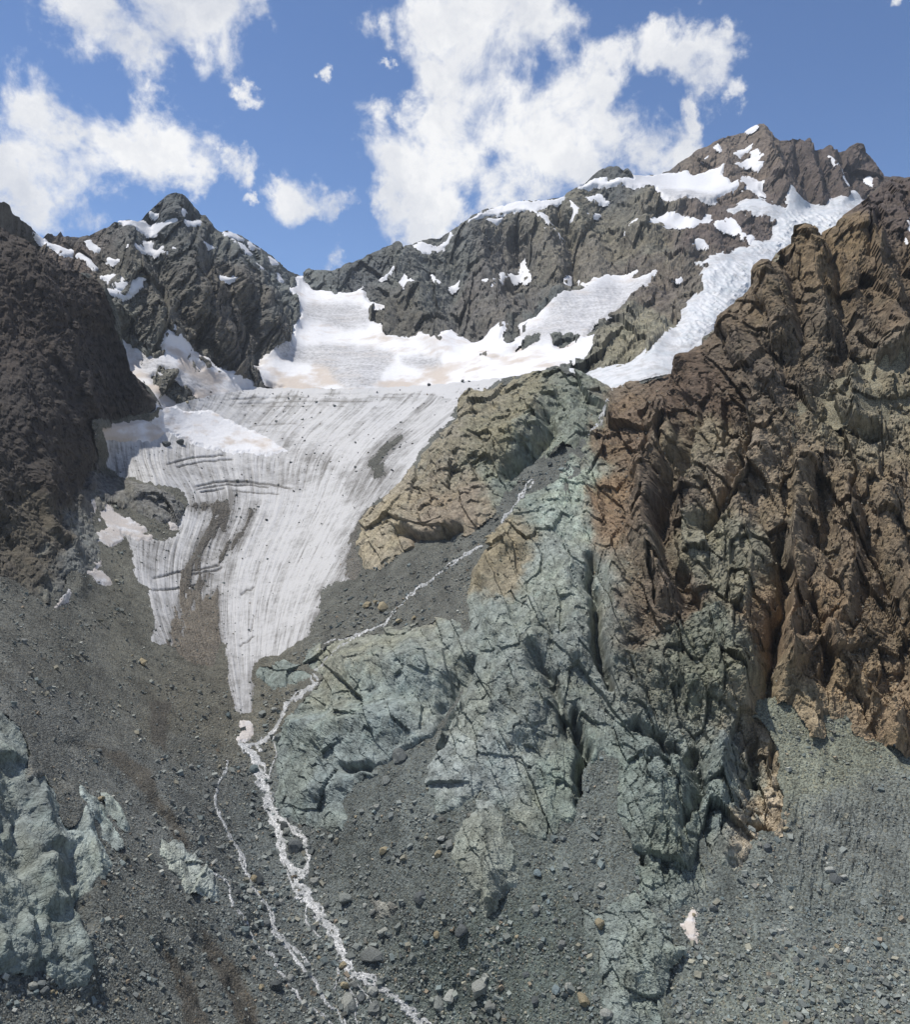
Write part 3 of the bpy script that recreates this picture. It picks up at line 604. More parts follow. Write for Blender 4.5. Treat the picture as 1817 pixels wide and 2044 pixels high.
GSD = np.maximum(poly_sd(MX*.6+WX*.4, MY*.6+WY*.4, G_OUT), poly_sd(MX*.8+WX*.2, MY*.8+WY*.2, G_TOE))

r1x, r1y = warp(MX, MY, 17., 70., 303)
relM = boxblur(1.55*relief(r1x, r1y, REL_M), 2)
relM = relM*(1 - .35*ss(330, 200, MX))
rn = rock_noise(np.stack([MX*.42, Zm*.22, MY*-.42], -1), 7.0, 51, None)
inside = ss(-6, 26, RSD)
bulge = 9*ss(-10, 40, RSD) + 6*ss(-6, 6, RSD)
# ledge scree inside the crag lies in the hollows
polish = np.clip(.55 + .5*ss(1180, 1380, MX) + .45*ss(1150, 950, MY) , .55, 1.12)
polish = np.where(MX < 420, .85, polish)
hRock = relM*1.25 + rn*polish*12.*np.clip(.55 + .45*ss(0, 60, RSD), 0, 1) + bulge - 14*ss(0, -26, RSD)
top_f = ss(-2, 20, MY - mtop[None])
wallside = ss(330, 120, MX)*ss(1000, 850, MY)
hRock = hRock*(1 - .45*wallside)
lf_ = ss(330, 240, MX); pq_ = np.stack([MX, Zm*.4, MY], -1).reshape(-1, 3)
hRock = hRock*(1 - lf_) + (boxblur(boxblur(hRock, 1), 2) + (2.6*facet(pq_/15., 701) + 1.7*facet(pq_/7., 702) + 2.4*fbm(pq_/18., 5, 703, .65)).reshape(MX.shape)*(1 + .9*ss(1250, 1100, MY)))*lf_
rr = ray(MX, MY); rr = rr/np.linalg.norm(rr, axis=-1, keepdims=True)
dirM = tame(NM*.8 - rr*.4, rr)
dirMr = dirM.copy(); dirMr[..., 2] *= (.35 + .65*top_f)
M_ROCKP = PM0 + dirMr*(hRock*uM)[..., None]

# scree sheet: smooth, with runnels down the fall line and a skin of small hummocks
q = PM0.reshape(-1, 3)
rwx, rwy = warp(MX, MY, 9., 60., 171)
run = fbm(np.stack([rwx.ravel()/11. + MY.ravel()/90., rwy.ravel()/55., np.zeros(MX.size)], -1), 4, 70, .6).reshape(MX.shape)
gul = ss(1560, 1640, MY)*ss(1900, 1740, MY)*ss(1520, 1600, MX)
hum = fbm(q/14., 5, 71, .6).reshape(MX.shape)
fine = fbm(q/2.2, 3, 72, .7).reshape(MX.shape)
peb = facet(q/1.5, 73).reshape(MX.shape)
hScree = boxblur(relM, 3)*1.5*ss(30, -5, RSD)*(MX < 620) + run*(1.2 + 10.*gul*np.clip(hum*2+.9, .2, 1.5)) + hum*4.5 + fine*.9 + peb*1.0 + 1.5
M_SCREEP = PM0 + dirM*(hScree*uM)[..., None]

# small scree pockets on ledges of the crag: the sheet also rises over the rock in these outlines
LEDGES = [[(1690,740),(1817,700),(1990,680),(1990,850),(1817,840),(1720,860),(1640,850),(1560,820),(1640,790)],
 [(1135,880),(1165,880),(1180,930),(1150,1000),(1110,1010),(1090,980),(1110,930)],[(1560,840),(1600,870),(1580,900),(1560,880)]]
LSD = np.full(MX.shape, -80., f32)
for pts in LEDGES: LSD = np.maximum(LSD, poly_sd(WX, WY, pts))
led = ss(-10, 30, LSD)
hLed = boxblur(hRock, 9) + 3.5*led - 6 + fine*.9 + peb*.8
M_SCREEP = np.where((led > 0)[..., None] & (RSD > 0)[..., None], PM0 + dirMr*(hLed*uM)[..., None], M_SCREEP)

# ------------------------------------------------------------------ rock colours (some tones have light and shade baked in)
C_NEAR = [(950,800,(146,140,116)),(880,900,(148,142,122)),(760,1060,(166,156,130)),(900,1050,(148,134,112)),(1000,850,(140,136,108)),(1060,960,(128,142,132)),(1150,850,(126,138,126)),(1130,985,(158,178,168)),(1250,870,(128,106,80)),(1235,1000,(144,118,86)),
 (1010,1120,(148,138,110)),(1100,1150,(142,156,150)),(1000,1250,(134,148,144)),(1100,1350,(128,140,136)),(750,1400,(132,150,150)),(650,1550,(128,146,148)),(900,1550,(144,158,158)),(975,1700,(142,152,142)),(1200,1600,(126,144,138)),(1300,1650,(122,138,132)),(1450,1600,(122,140,140)),(1548,1620,(182,164,132)),
 (1250,1950,(130,146,142)),(1400,900,(140,130,106)),(1490,950,(146,130,108)),(1430,1130,(136,134,112)),(1400,1300,(122,128,112)),(1600,1000,(134,118,92)),(1720,1080,(130,112,86)),(1600,1250,(146,122,90)),(1760,1250,(130,112,86)),(1700,1420,(156,134,100)),(1790,1480,(162,136,100)),(1600,1440,(158,140,106)),
 (1550,600,(122,104,78)),(1640,500,(132,110,74)),(1790,400,(96,82,76)),(1780,600,(118,100,76)),(1500,750,(112,98,80)),(1700,800,(140,132,108)),(1400,800,(108,88,70)),(1650,700,(122,108,88)),(60,600,(72,62,56)),(150,800,(64,58,56)),(100,950,(70,63,58)),(60,1080,(92,86,74)),(160,1100,(114,120,120)),(280,1000,(120,122,122)),  # left wall points darkened so the colour carries the wall's shade
 (60,1700,(126,140,140)),(100,1850,(130,146,143)),(370,1720,(156,170,168)),(560,1345,(122,140,142)),(215,1650,(150,168,168)),(765,1810,(140,142,136)),(700,1340,(140,146,132)),(1350,1200,(126,110,90)),(1330,1000,(110,96,78))]
C_FAR = [(50,450,(98,94,88)),(340,420,(88,92,90)),(300,600,(104,100,90)),(450,600,(98,92,82)),(520,520,(98,104,102)),(640,560,(98,104,102)),(850,560,(106,108,102)),(1000,600,(106,100,92)),(1180,430,(118,112,92)),(1150,550,(116,108,92)),(1300,560,(108,96,84)),(1450,300,(116,98,80)),(1650,340,(92,76,66)),(1430,480,(100,84,74)),
 (1300,690,(134,128,104)),(1400,600,(112,102,86)),(250,640,(118,118,108)),(120,560,(108,92,80)),(1210,340,(90,92,88)),(700,520,(92,96,96)),(1300,500,(118,110,90)),(800,660,(98,94,84)),(1100,640,(90,96,92))]
C_SCREE = [(300,1250,(102,100,92)),(150,1330,(100,99,94)),(400,1400,(102,98,88)),(200,1900,(100,102,100)),(100,1430,(108,108,106)),(350,1600,(100,102,102)),(600,1700,(98,104,106)),(850,1200,(100,100,96)),(780,1120,(100,100,96)),(1000,1900,(92,102,98)),(750,1700,(98,104,104)),(1300,1750,(100,106,104)),(1700,1650,(106,110,108)),(1650,1850,(106,112,110)),(1650,1500,(124,126,110)),(1750,800,(140,130,106)),(1580,2000,(112,118,112)),(1150,940,(98,100,98)),(900,1750,(98,104,102))]
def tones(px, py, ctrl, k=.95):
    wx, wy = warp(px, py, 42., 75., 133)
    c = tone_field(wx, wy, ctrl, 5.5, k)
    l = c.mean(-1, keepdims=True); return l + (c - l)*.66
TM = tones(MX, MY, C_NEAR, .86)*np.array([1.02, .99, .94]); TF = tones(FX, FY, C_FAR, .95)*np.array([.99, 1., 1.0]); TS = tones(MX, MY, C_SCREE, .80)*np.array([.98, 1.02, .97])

sw1, sw2 = warp(MX, MY, 20., 60., 231)
lft = ss(60, -60, MX - np.interp(MY, [1000, 1440, 1500, 1650, 1800, 1950, 2044, 2200], [520, 500, 505, 560, 620, 720, 850, 900]))
ca = np.where(lft > .5, .62, .0); sa = np.sqrt(1-ca*ca)
fan = fbm(np.stack([((sw1*sa - sw2*ca)/38.).ravel(), ((sw1*ca + sw2*sa)/260.).ravel(), lft.ravel().round()*3], -1), 5, 233, .62).reshape(MX.shape)
TS = TS*(1 + .55*np.clip(fan, -.6, .6))[..., None]
MUD = [[(135,1478),(200,1500),(260,1560),(290,1590),(330,1630),(345,1680),(365,1700),(380,1690),(355,1640),(310,1590),(300,1540),(250,1500)],[(328,1885),(360,1910),(395,1960),(420,2044),(435,2100),(380,2100),(370,2040),(350,1960)],[(400,1850),(470,1920),(500,1975),(530,2050),(540,2100),(500,2100),(470,2040),(440,1960),(410,1900)],[(300,1400),(340,1400),(330,1500),(300,1480)]]
MSD = np.full(MX.shape, -80., f32)
for p_ in MUD: MSD = np.maximum(MSD, poly_sd(WX, WY, p_))
mud = ss(-5, 6, MSD)[..., None]; TS = TS*(1-mud) + mud*lin((84,82,76))*.8
def add_back(P, n=7, back=70., drop=62.):
    """rows that carry a crest down its far side"""
    rows = []
    for k in range(n, 0, -1):
        r = P[0].copy(); h = r[:, :2]/np.linalg.norm(r[:, :2], axis=1, keepdims=True); r[:, :2] += h*back*k; r[:, 2] -= drop*k*(1 + .1*k); rows.append(r)
    return np.concatenate([np.stack(rows), P], 0)
def pad(a, n=7): return np.concatenate([np.repeat(a[:1], n, 0), a], 0)

# ------------------------------------------------------------------ massifs (rock beneath everything behind the rim)
split = np.interp(FY, [380, 552, 600, 700, 790, 900], [606, 606, 612, 660, 700, 720])
isleft = FX < split; isright = FX >= split - 2.2
deep = np.maximum(S_BASIN, np.maximum(S_WEDGE, S_FALL))
keepF = deep < 24
PFB = add_back(F_ROCK); TFB = pad(TF)
grid_obj('mountain_left', PFB, pad(isleft & keepF), M_FAR, False, {'tone': TFB})['kind'] = 'structure'
grid_obj('mountain_right', PFB, pad(isright & keepF), M_FAR, False, {'tone': TFB})['kind'] = 'structure'

# ------------------------------------------------------------------ near rock, scree
def near(pts, grow=60): return poly_sd(MX, MY, pts, grow + 5) > -grow
PMB = add_back(M_ROCKP, 6, 60., 40.); TMB = pad(TM, 6)
rock_keep = (RSD > -9) & ~((RSD < -4) & (GSD > 30))
names = {'buttress': 'crag_right', 'left wall': 'cliff_left', 'dome': 'rock_dome', 'whaleback': 'whaleback_rock', 'fin': 'rock_fin', 'low slab': 'rock_slab', 'left slabs': 'rock_cliff', 'strip one': 'rock_rib', 'strip two': 'rock_rib', 'mid slab': 'rock_slab', 'icefall rock': 'rock_step', 'pale rock a': 'rock_slab'}
best = np.full(MX.shape, -999., f32); who = np.zeros(MX.shape, int)
for n_, (k_, pts) in enumerate(ROCKS.items()):
    sd = poly_sd(WX, WY, pts); m = sd > best; best = np.where(m, sd, best); who = np.where(m, n_, who)
cutx = np.interp(MY, [700, 790, 900, 1050, 1150, 1260, 1390, 1400], [1180, 1222, 1215, 1200, 1290, 1385, 1480, 9999])
shx = np.interp(MY, [700, 880, 960, 1020, 1130, 1200], [1180, 1120, 1040, 985, 930, 0])
sub = np.where(MX < shx, 1, np.where(MX > cutx + 14*fbm(np.stack([MX.ravel()/40, MY.ravel()/40, np.zeros(MX.size)], -1), 3, 77).reshape(MX.shape), 0, 2))
sub = np.where((sub == 2) & (MX > 1560) & (MY > 1300), 0, sub)
ROCK_LABEL = {
 'dome': ('broad grey-green ice-smoothed rock dome right of the white torrent', 'rock outcrop'),
 'whaleback': ('long smooth blue-grey rock lying against the right side of the glacier snout', 'rock'),
 'fin': ('pale green fluted rock fin standing alone in the scree below the crag', 'rock outcrop'),
 'low slab': ('blue-green rock slab low in the scree beside the pinkish snow remnant', 'rock outcrop'),
 'left slabs': ('smooth blue-green rock cliff with a dark cleft at the lower left edge', 'rock outcrop'),
 'strip one': ('narrow pale rock rib beside the blue-green cliff in the left scree', 'rock rib'),
 'strip two': ('short pale rock rib in brown scree, further right of two ribs', 'rock rib'),
 'mid slab': ('pale streaked rock slab in the scree left of the braided side stream', 'rock outcrop'),
 'icefall rock': ('rubbly grey rock step breaking through the left margin of the glacier', 'rock outcrop'),
 'pale rock a': ('small light grey slab almost level with the scree right of the torrent', 'rock outcrop')}
for n_, k_ in enumerate(ROCKS):
    keep = (who == n_) & rock_keep
    # share one row of vertices with the neighbours
    kk = keep.copy(); kk[:-1] |= keep[1:]; kk[:, :-1] |= keep[:, 1:]; kk &= rock_keep
    if k_ == 'buttress':
        for q_, nm in enumerate(('crag', 'rock_shoulder', 'rock_buttress')):
            ks = kk & (sub == q_); k3 = ks.copy(); k3[:, 1:] |= ks[:, :-1]; k3[1:] |= ks[:-1]; k3 &= kk
            grid_obj(nm, PMB, pad(k3, 6), M_ROCK, False, {'tone': TMB})['kind'] = 'structure'
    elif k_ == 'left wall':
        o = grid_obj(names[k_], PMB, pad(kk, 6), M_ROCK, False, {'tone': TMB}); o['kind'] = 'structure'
    else:
        o = grid_obj(names[k_], M_ROCKP, kk, M_ROCK, False, {'tone': TM}, 'auto')
        tag(o, *ROCK_LABEL[k_])
sc_keep = ((RSD < 7) | (LSD > -4)) & (GSD < 14)
sc_keep &= ~((MY < 1000) & (MX < 160))
left_side = MX < np.interp(MY, [1000, 1440, 1500, 1650, 1800, 1950, 2044, 2200], [520, 500, 505, 560, 620, 720, 850, 900])
for nm, mk in (('scree_slope_left', left_side), ('scree_slope_right', ~left_side)):
    keep = sc_keep & mk; kk = keep.copy(); kk[:, 1:] |= keep[:, :-1]; kk &= sc_keep
    grid_obj(nm, M_SCREEP, kk, M_SCREE, False, {'tone': TS})['kind'] = 'structure'

# ------------------------------------------------------------------ the glacier tongue
gy_ = [700,775,850,900,1000,1100,1200,1300,1430,1500]; gc_ = np.interp(MY, gy_, [700,680,590,540,555,500,478,480,492,495]); gw_ = np.interp(MY, gy_, [420,400,380,350,240,235,190,150,70,60]); gc_ = boxblur(boxblur(gc_, 26), 26); gw_ = boxblur(boxblur(gw_, 26), 26)
FLa = (MX - gc_)/gw_*.5 + .5; FLt = MY/200.
dirt = np.zeros(MX.shape, f32)
def blot(pts, v, soft=14):
    global dirt
    dirt = np.maximum(dirt, v*ss(-soft, soft, poly_sd(WX, WY, pts)))
DEBRIS = [[(372,1010),(452,1005),(470,990),(452,1050),(420,1085),(398,1118),(385,1150),(372,1180),(352,1250),(338,1290),(332,1300),(345,1240),(362,1180),(374,1120),(395,1080),(440,1030)],
 [(412,1142),(420,1150),(405,1180),(385,1210),(372,1235),(358,1290),(352,1310),(340,1310),(345,1260),(370,1200),(392,1165)],
 [(424,1178),(436,1180),(438,1250),(446,1320),(455,1370),(463,1420),(478,1440),(430,1445),(330,1420),(325,1330),(352,1312),(368,1240),(385,1212),(402,1190),(405,1200)],
 [(455,1085),(480,1060),(500,1020),(505,1025),(485,1070),(460,1100),(440,1120),(448,1100)],
 [(798,868),(802,878),(778,905),(760,925),(775,945),(762,962),(745,945),(735,932),(752,918),(776,890)],
 [(700,1075),(712,1060),(722,1040),(735,1020),(745,1030),(722,1062),(716,1090),(722,1112),(732,1140),(718,1166),(700,1160),(692,1150),(695,1110)],
 [(660,1178),(675,1172),(690,1180),(660,1215),(642,1250),(628,1275),(630,1245),(648,1205)],
 [(512,1330),(535,1322),(530,1335),(512,1352),(512,1400),(520,1440),(500,1450),(508,1400)]]
DSD = np.full(MX.shape, -80., f32)
for p_ in DEBRIS: DSD = np.maximum(DSD, poly_sd(WX*.8+MX*.2, WY*.8+MY*.2, p_))
dirt = .5*ss(-42, 3, DSD) + .3*ss(-8, 3, DSD)
for p_, v, s_ in [([(190,880),(330,900),(420,920),(500,930),(600,925),(650,950),(600,980),(420,965),(330,960),(200,940)],.34,26),([(655,930),(760,925),(790,980),(740,1030),(700,1010),(680,960)],.42,20),([(425,800),(520,785),(640,782),(760,790),(740,810),(600,820),(520,850),(470,835)],.36,24),
                  ([(230,1040),(330,1060),(370,1110),(300,1150),(262,1130)],.42,20),([(370,1100),(480,1080),(470,1180),(380,1190)],.34,22),([(560,870),(640,900),(700,940),(640,950),(560,905)],.4,16),([(500,800),(980,775),(960,800),(560,815)],.22,20),([(285,1200),(330,1230),(330,1300),(290,1290)],.45,14),([(470,1300),(560,1300),(530,1330),(500,1430),(470,1400)],.16,20)]:
    blot(p_, v, s_)
CREV = [([(385,974),(430,964),(490,962),(545,968),(585,978)],1.7),([(388,980),(440,970),(500,968),(540,974)],1.3),([(330,930),(380,915),(450,910)],1.2),([(350,935),(410,922),(470,918)],1.),([(398,985),(450,976)],1.2),([(462,981),(520,986),(560,988)],1.),
 ([(300,1158),(350,1145),(400,1138),(440,1128)],1.6),([(375,1150),(430,1140),(445,1132)],1.2),([(300,1180),(360,1175),(395,1168)],1.4),([(480,1190),(487,1186),(492,1180),(501,1179),(508,1170)],1.2),([(478,1292),(486,1284),(494,1284),(501,1275),(510,1268)],1.0),([(500,1262),(504,1255),(506,1240),(509,1228)],.8),
 ([(430,862),(520,850),(600,846)],1.),([(450,800),(560,795),(700,792),(820,796)],1.1),([(470,808),(600,803),(760,802)],1.),([(520,815),(640,811),(700,812)],.9),([(600,790),(760,786),(900,790)],1.)]
cre = np.zeros(MX.shape, f32)
for pts, w in CREV:
    if pts[0][1] < 870: w *= .55
    d, t = seg_dist(WX*.3+MX*.7, WY*.3+MY*.7, pts); cre = np.maximum(cre, (.55 if pts[0][1] < 870 else .9)*ss(w+1.4, w-.6, d)*ss(0, .06, t)*ss(1, .94, t))
comb = fbm(np.stack([FLa.ravel()*38, FLt.ravel()*.7, np.zeros(MX.size)], -1), 4, 95, .6, kind='billow').reshape(MX.shape)
swell = fbm(PM0.reshape(-1, 3)/85., 4, 96, .5).reshape(MX.shape)
transv = fbm(np.stack([MX.ravel()/120., (MY + .0006*(MX-680)**2).ravel()/7., np.zeros(MX.size)], -1), 3, 97, .6, kind='billow').reshape(MX.shape)
lipzone = ss(850, 785, MY)
GLIFT = 7*ss(-6, 22, GSD) + 3*ss(-3, 4, GSD) - 6 + 12*ss(0, -14, GSD)*-1
hIce = GLIFT + comb*2.6*(1-lipzone*.8) + swell*7 + transv*lipzone*2.2 - cre*5 + fine*.5
ice_soft = PM0 + dirM*((GLIFT + swell*7)*uM)[..., None]
ICEP = PM0 + dirM*(hIce*uM)[..., None]
lipn = fbm(np.stack([MX.ravel()/70., MY.ravel()/16., np.ones(MX.size)*9], -1), 4, 99, .6).reshape(MX.shape)
dirt_crev = np.clip(dirt + cre*.9, 0, 1) - .75*ss(-.05, .25, lipn + .55*ss(800, 770, MY) - .12)*ss(835, 785, MY)  # crevasse lines are drawn darker through the dirt value
FLOW = np.stack([FLa, FLt, dirt_crev], -1)
tongue_keep = (GSD > -5) & ~((MX > 1100))
o = grid_obj('glacier', ICEP, tongue_keep, M_ICE, True, {'flow': FLOW}, 'auto')
tag(o, 'large grey-white glacier tongue tapering down the middle of the valley', 'glacier')
# debris lying on the ice
TD = tones(MX, MY, [(400,1300,(116,108,94)),(760,930,(92,94,86)),(710,1100,(110,108,100)),(480,1060,(100,96,88)),(650,1220,(118,112,102))], .75)
feather = fbm(np.stack([FLa.ravel()*34, FLt.ravel()*1.6, np.ones(MX.size)], -1), 3, 195, .6).reshape(MX.shape)
DSD = DSD + 24*feather*ss(-30, 0, DSD) - 1
hDeb = hIce*0 + (GLIFT + swell*7) + 2.8*ss(-5, 9, DSD) - 1.6*ss(2, -5, DSD) + comb*2.0 + hum*1.5 + fine*1.6 + peb*1.3 
DEBP = PM0 + dirM*(hDeb*uM)[..., None]
o = grid_obj('moraine_debris', DEBP, (DSD > -5) & (GSD > -18), M_DEBRIS, False, {'tone': TD}, 'auto')
tag(o, kind='stuff'); o['label'] = 'brown rubble stripes lying on the lower glacier'

# lower end of the hanging icefall on top of the crag
o = grid_obj('glacier_toe', PM0 + dirMr*((10*ss(-4, 12, GSD) + 6 + fine*.8 + comb*0)*uM)[..., None], (GSD > -4) & (MX > 1100), M_FALL, True, {'dust': ss(18, 0, GSD)*.5}, 'auto')
tag(o, 'pale rounded ice toe ending on top of the brown and green crag', 'glacier')

# snow on the near side
NEARSNOW = {
 'fan': ([(315,800),(345,812),(372,824),(415,820),(440,835),(473,848),(500,861),(547,885),(573,901),(533,909),(467,906),(400,891),(350,871),(310,855),(295,838)], 'long white snow fan with buff streaks running onto the glacier below the left peak'),
 'pink': ([(180,854),(240,846),(295,840),(330,865),(300,884),(240,880),(190,878)], 'pinkish dusty snowfield at the foot of the dark left cliff'),
 'bend': ([(183,1003),(200,1005),(225,1018),(262,1038),(292,1056),(288,1066),(312,1070),(300,1082),(270,1076),(242,1062),(246,1080),(215,1091),(199,1080),(193,1066),(212,1052)], 'bent buff snowbank below the rubbly rock step left of the glacier'),
 'lobe': ([(186,1126),(200,1119),(203,1127),(190,1134),(205,1145),(223,1158),(218,1166),(195,1164),(171,1151),(181,1142)], 'small cream snow lobe in the scree under the left slabs'),
 'scrap': ([(116,1192),(138,1182),(132,1200),(108,1210)], 'tiny cream snow scrap at the foot of the dark left cliff'),
 'snout': ([(479,1438),(500,1436),(508,1445),(505,1465),(496,1481),(472,1485),(469,1475),(480,1462)], 'dirty buff ice remnant just below the glacier snout beside the torrent'),
 'remnant': ([(1380,1810),(1391,1821),(1386,1840),(1394,1858),(1391,1883),(1378,1876),(1362,1846),(1373,1828)], 'isolated pinkish snow patch on the scree low on the right'),
 'ledge': ([(1797,462),(1830,452),(1850,500),(1800,502)], 'white snow patch on the dark ridge at the right edge'),
 'step': ([(336,1044),(352,1042),(356,1055),(340,1056)], 'tiny buff snow patch under the rubbly rock step')}
for k_, (pts, lab) in NEARSNOW.items():
    lim = 30; P_ = np.array(pts); m = (MX > P_[:, 0].min()-lim) & (MX < P_[:, 0].max()+lim) & (MY > P_[:, 1].min()-lim) & (MY < P_[:, 1].max()+lim)
    ys, xs_ = np.where(m); sl_ = (slice(ys.min(), ys.max()+1), slice(xs_.min(), xs_.max()+1))
    # finer grid by bilinear doubling
    def up(a): 
        a = a[sl_]; h, w = a.shape[:2]; yi = np.linspace(0, h-1, 2*h-1); xi = np.linspace(0, w-1, 2*w-1)
        j = np.minimum(yi.astype(int), h-2); i = np.minimum(xi.astype(int), w-2); b = (yi-j)[:, None]; c = (xi-i)[None]
        if a.ndim == 3: b = b[..., None]; c = c[..., None]
        return (a[j][:, i]*(1-c) + a[j][:, i+1]*c)*(1-b) + (a[j+1][:, i]*(1-c) + a[j+1][:, i+1]*c)*b
    xx, yy = up(MX), up(MY); jx, jy = warp(xx, yy, 2.2, 9., 77); sd = poly_sd(up(WX)*.7+jx-xx*.7, up(WY)*.7+jy-yy*.7, pts, 40)
    gl = GSD > 4
    under = np.where(gl, GLIFT + swell*7, np.where(RSD > 2, boxblur(hRock, 6)+2, boxblur(hScree, 4)))
    P0 = up(PM0); h_ = up(boxblur(under, 2)) + 4.2*ss(-2, 6, sd) - 4*ss(0, -8, sd) + .8*up(fine)
    Vp = P0 + up(dirM)*(h_*up(uM))[..., None]
    nzd = fbm(np.stack([xx.ravel()/30, yy.ravel()/14, np.zeros(xx.size)], -1), 4, 61).reshape(xx.shape)
    dust = np.clip(.35 + nzd*.9 + (.5 if k_ in ('pink', 'bend', 'lobe', 'snout', 'remnant', 'step', 'scrap') else 0), 0, 1)
    o = grid_obj('snow_patch', Vp, sd > -4, M_SNOWN if yy.mean() > 1000 else M_SNOW, True, {'dust': dust, 'bare': dust*0 + (.55 if k_ in ('snout', 'bend', 'lobe', 'scrap', 'step') else .12)}, 'auto')
    tag(o, lab, 'snow patch')

# ------------------------------------------------------------------ snow and ice on the massifs
qf = PF0.reshape(-1, 3)
fineF = fbm(qf/16., 4, 81, .6).reshape(FX.shape)
base_h = (boxblur(hF, 7)*.8 + relF*.25)
def snow_obj(name, sd, lift, mat, attrs, lab, cat, extra=0, group=None, rimk=5, keep=None):
    h = boxblur(base_h, 2) + lift*ss(-2, rimk, sd) - 3.5*ss(0, -5, sd) + extra
    V = F_ROCK*0 + PF0 + dirF*(h*uF)[..., None]
    k_ = sd > -4
    if keep is not None: k_ &= keep
    o = grid_obj(name, V, k_, mat, True, attrs, 'auto')
    if o is not None: tag(o, lab, cat, group)
    return o
def blots(polys, soft=10):
    r = np.zeros(FX.shape, f32)
    for p_ in polys: r = np.maximum(r, ss(-soft, soft, sdf_(p_)))
    return r
bare = blots([[(520,700),(606,695),(640,690),(700,693),(760,700),(790,708),(780,730),(770,742),(757,762),(742,776),(700,780),(680,770),(665,752),(655,738),(610,728),(560,725)],[(606,612),(660,606),(720,612),(740,630),(730,655),(690,660),(650,650),(606,640)],[(800,716),(840,712),(880,718),(880,732),(840,736),(810,730)]], 9)
bare = np.maximum(bare, blots([[(1120,600),(1180,585),(1300,560),(1300,600),(1200,660),(1150,680),(1060,690),(1040,670),(1080,650)],[(250,700),(330,720),(400,760),(440,790),(330,770),(280,740)],[(430,770),(520,785),(480,800)]], 14)*.9)
nd = fbm(np.stack([FX.ravel()/60, FY.ravel()/14, np.zeros(FX.size)], -1), 5, 83).reshape(FX.shape)
dustF = np.clip(.12 + .22*ss(600, 740, FY) + nd*.8 + .55*blots([[(540,745),(640,770),(640,800),(500,800)],[(640,690),(665,735),(690,775),(640,770),(620,740)],[(760,770),(880,735),(890,765),(860,790),(760,790)],[(920,740),(960,725),(960,760)],[(300,760),(450,790),(450,860),(300,860)],[(350,700),(470,770),(400,770),(350,730)]], 14), 0, 1)
rip = fbm(np.stack([FX.ravel()/70., (FY + .0012*(FX-690)**2).ravel()/5., np.zeros(FX.size)], -1), 4, 84, .65, kind='billow').reshape(FX.shape)
ser = fbm(np.stack([(FX*.75+FY*.6).ravel()/26., (FY*.8-FX*.55).ravel()/8., np.zeros(FX.size)], -1), 5, 85, .62, kind='ridge').reshape(FX.shape)
serz = blots([[(1120,610),(1180,590),(1290,565),(1270,600),(1200,660),(1150,690),(1080,680),(1060,650)]], 12)
snow_obj('upper_glacier', S_BASIN, 6, M_SNOW, {'dust': dustF, 'bare': bare}, 'broad white upper glacier basin filling the saddle between the two massifs', 'glacier', extra=fineF*1.0 + rip*bare*2.2 + ser*serz*5 + ss(-2, 5, S_BASIN)*2)
snow_obj('snowfield', S_WEDGE, 5, M_SNOW, {'dust': dustF, 'bare': bare}, 'wedge-shaped buff-streaked snowfield under the pointed left peak', 'snowfield', extra=fineF*1.0 + rip*bare*2)
fallz = ss(0, 20, S_FALL)*np.clip(blots([[(1500,440),(1680,430),(1700,460),(1600,520),(1500,500)],[(1400,545),(1530,520),(1530,580),(1470,620),(1410,680),(1360,690),(1350,620),(1390,590)]], 14) + .12, 0, 1)
snow_obj('icefall', S_FALL, 7, M_FALL, {'dust': np.clip(nd*.8 + .22 + .2*(1-fallz), 0, 1)}, 'long crevassed hanging icefall pouring down behind the brown crag', 'glacier', extra=ser*fallz*14 + fineF*.8, rimk=8)
# the summit cap ends in an ice cliff: its lower edge stands thick
snow_obj('summit_glacier', S_CAP, 7, M_SNOW, {'dust': dustF*.2, 'bare': blots([[(1315,385),(1330,378),(1400,390),(1430,396),(1428,408),(1340,410)]], 6)*.8}, 'smooth white hanging glacier cap with an ice cliff below the highest summit', 'glacier',
         extra=9*ss(0, 7, S_CAP)*ss(1290, 1340, FX)*ss(1460, 1420, FX)*ss(370, 392, FY), rimk=5)
PLAB = {'crescent': 'white crescent snow band across the pointed left peak', 'saddle left': 'white snow strip on the ridge left of the pointed peak', 'horn': 'curved snow sliver just under the top of the pointed left peak', 'belt': 'ragged snow belt below the crescent on the left peak',
 'wing': 'forked snow patch on the dark left massif above the cliff', 'wing low': 'thin snow tail below the forked patch on the left massif', 'knob': 'snow patch on top of the small knob right of the pointed peak', 'knob low': 'snow patch on the slope of the small knob right of the peak',
 'shoulder': 'white snow patch on the first shoulder right of the saddle', 'long crest': 'long branching snow ribbon along the middle of the right ridge', 'hook': 'hook-shaped snow gully in the middle of the right massif', 'star': 'star-shaped snow patch on dark rock above the upper basin',
 'terrace': 'ragged snow terrace below the hanging glacier cap', 'braid': 'braided snow strip between red rocks beside the icefall', 'summit field': 'bright snow patch on the brown face below the highest summit', 'summit dash': 'small snow patch right under the highest summit', 'under cap': 'small snow patch on the rock left of the glacier cap'}
zero = np.zeros(FX.shape, f32)
for k_, sd in S_PATCH.items():
    snow_obj('snow_patch', sd, 3.0, M_SNOW, {'dust': dustF*.35, 'bare': zero}, PLAB[k_], 'snow patch', extra=fineF*.9, rimk=3)
FMARKS = [(343,388,'the pointed left peak'),(120,500,'the ridge left of the pointed peak'),(470,470,'the small knob'),(580,560,'the saddle'),(820,575,'the star-shaped patch'),(1030,540,'the hook-shaped gully'),(1050,425,'the long snow ribbon'),(1230,345,'the dark rocky knoll'),(1518,256,'the highest summit'),(1700,300,'the jagged right ridge'),(1390,505,'the icefall top'),(1390,380,'the glacier cap'),(1330,560,'the lower icefall'),(240,600,'the forked snow patch')]
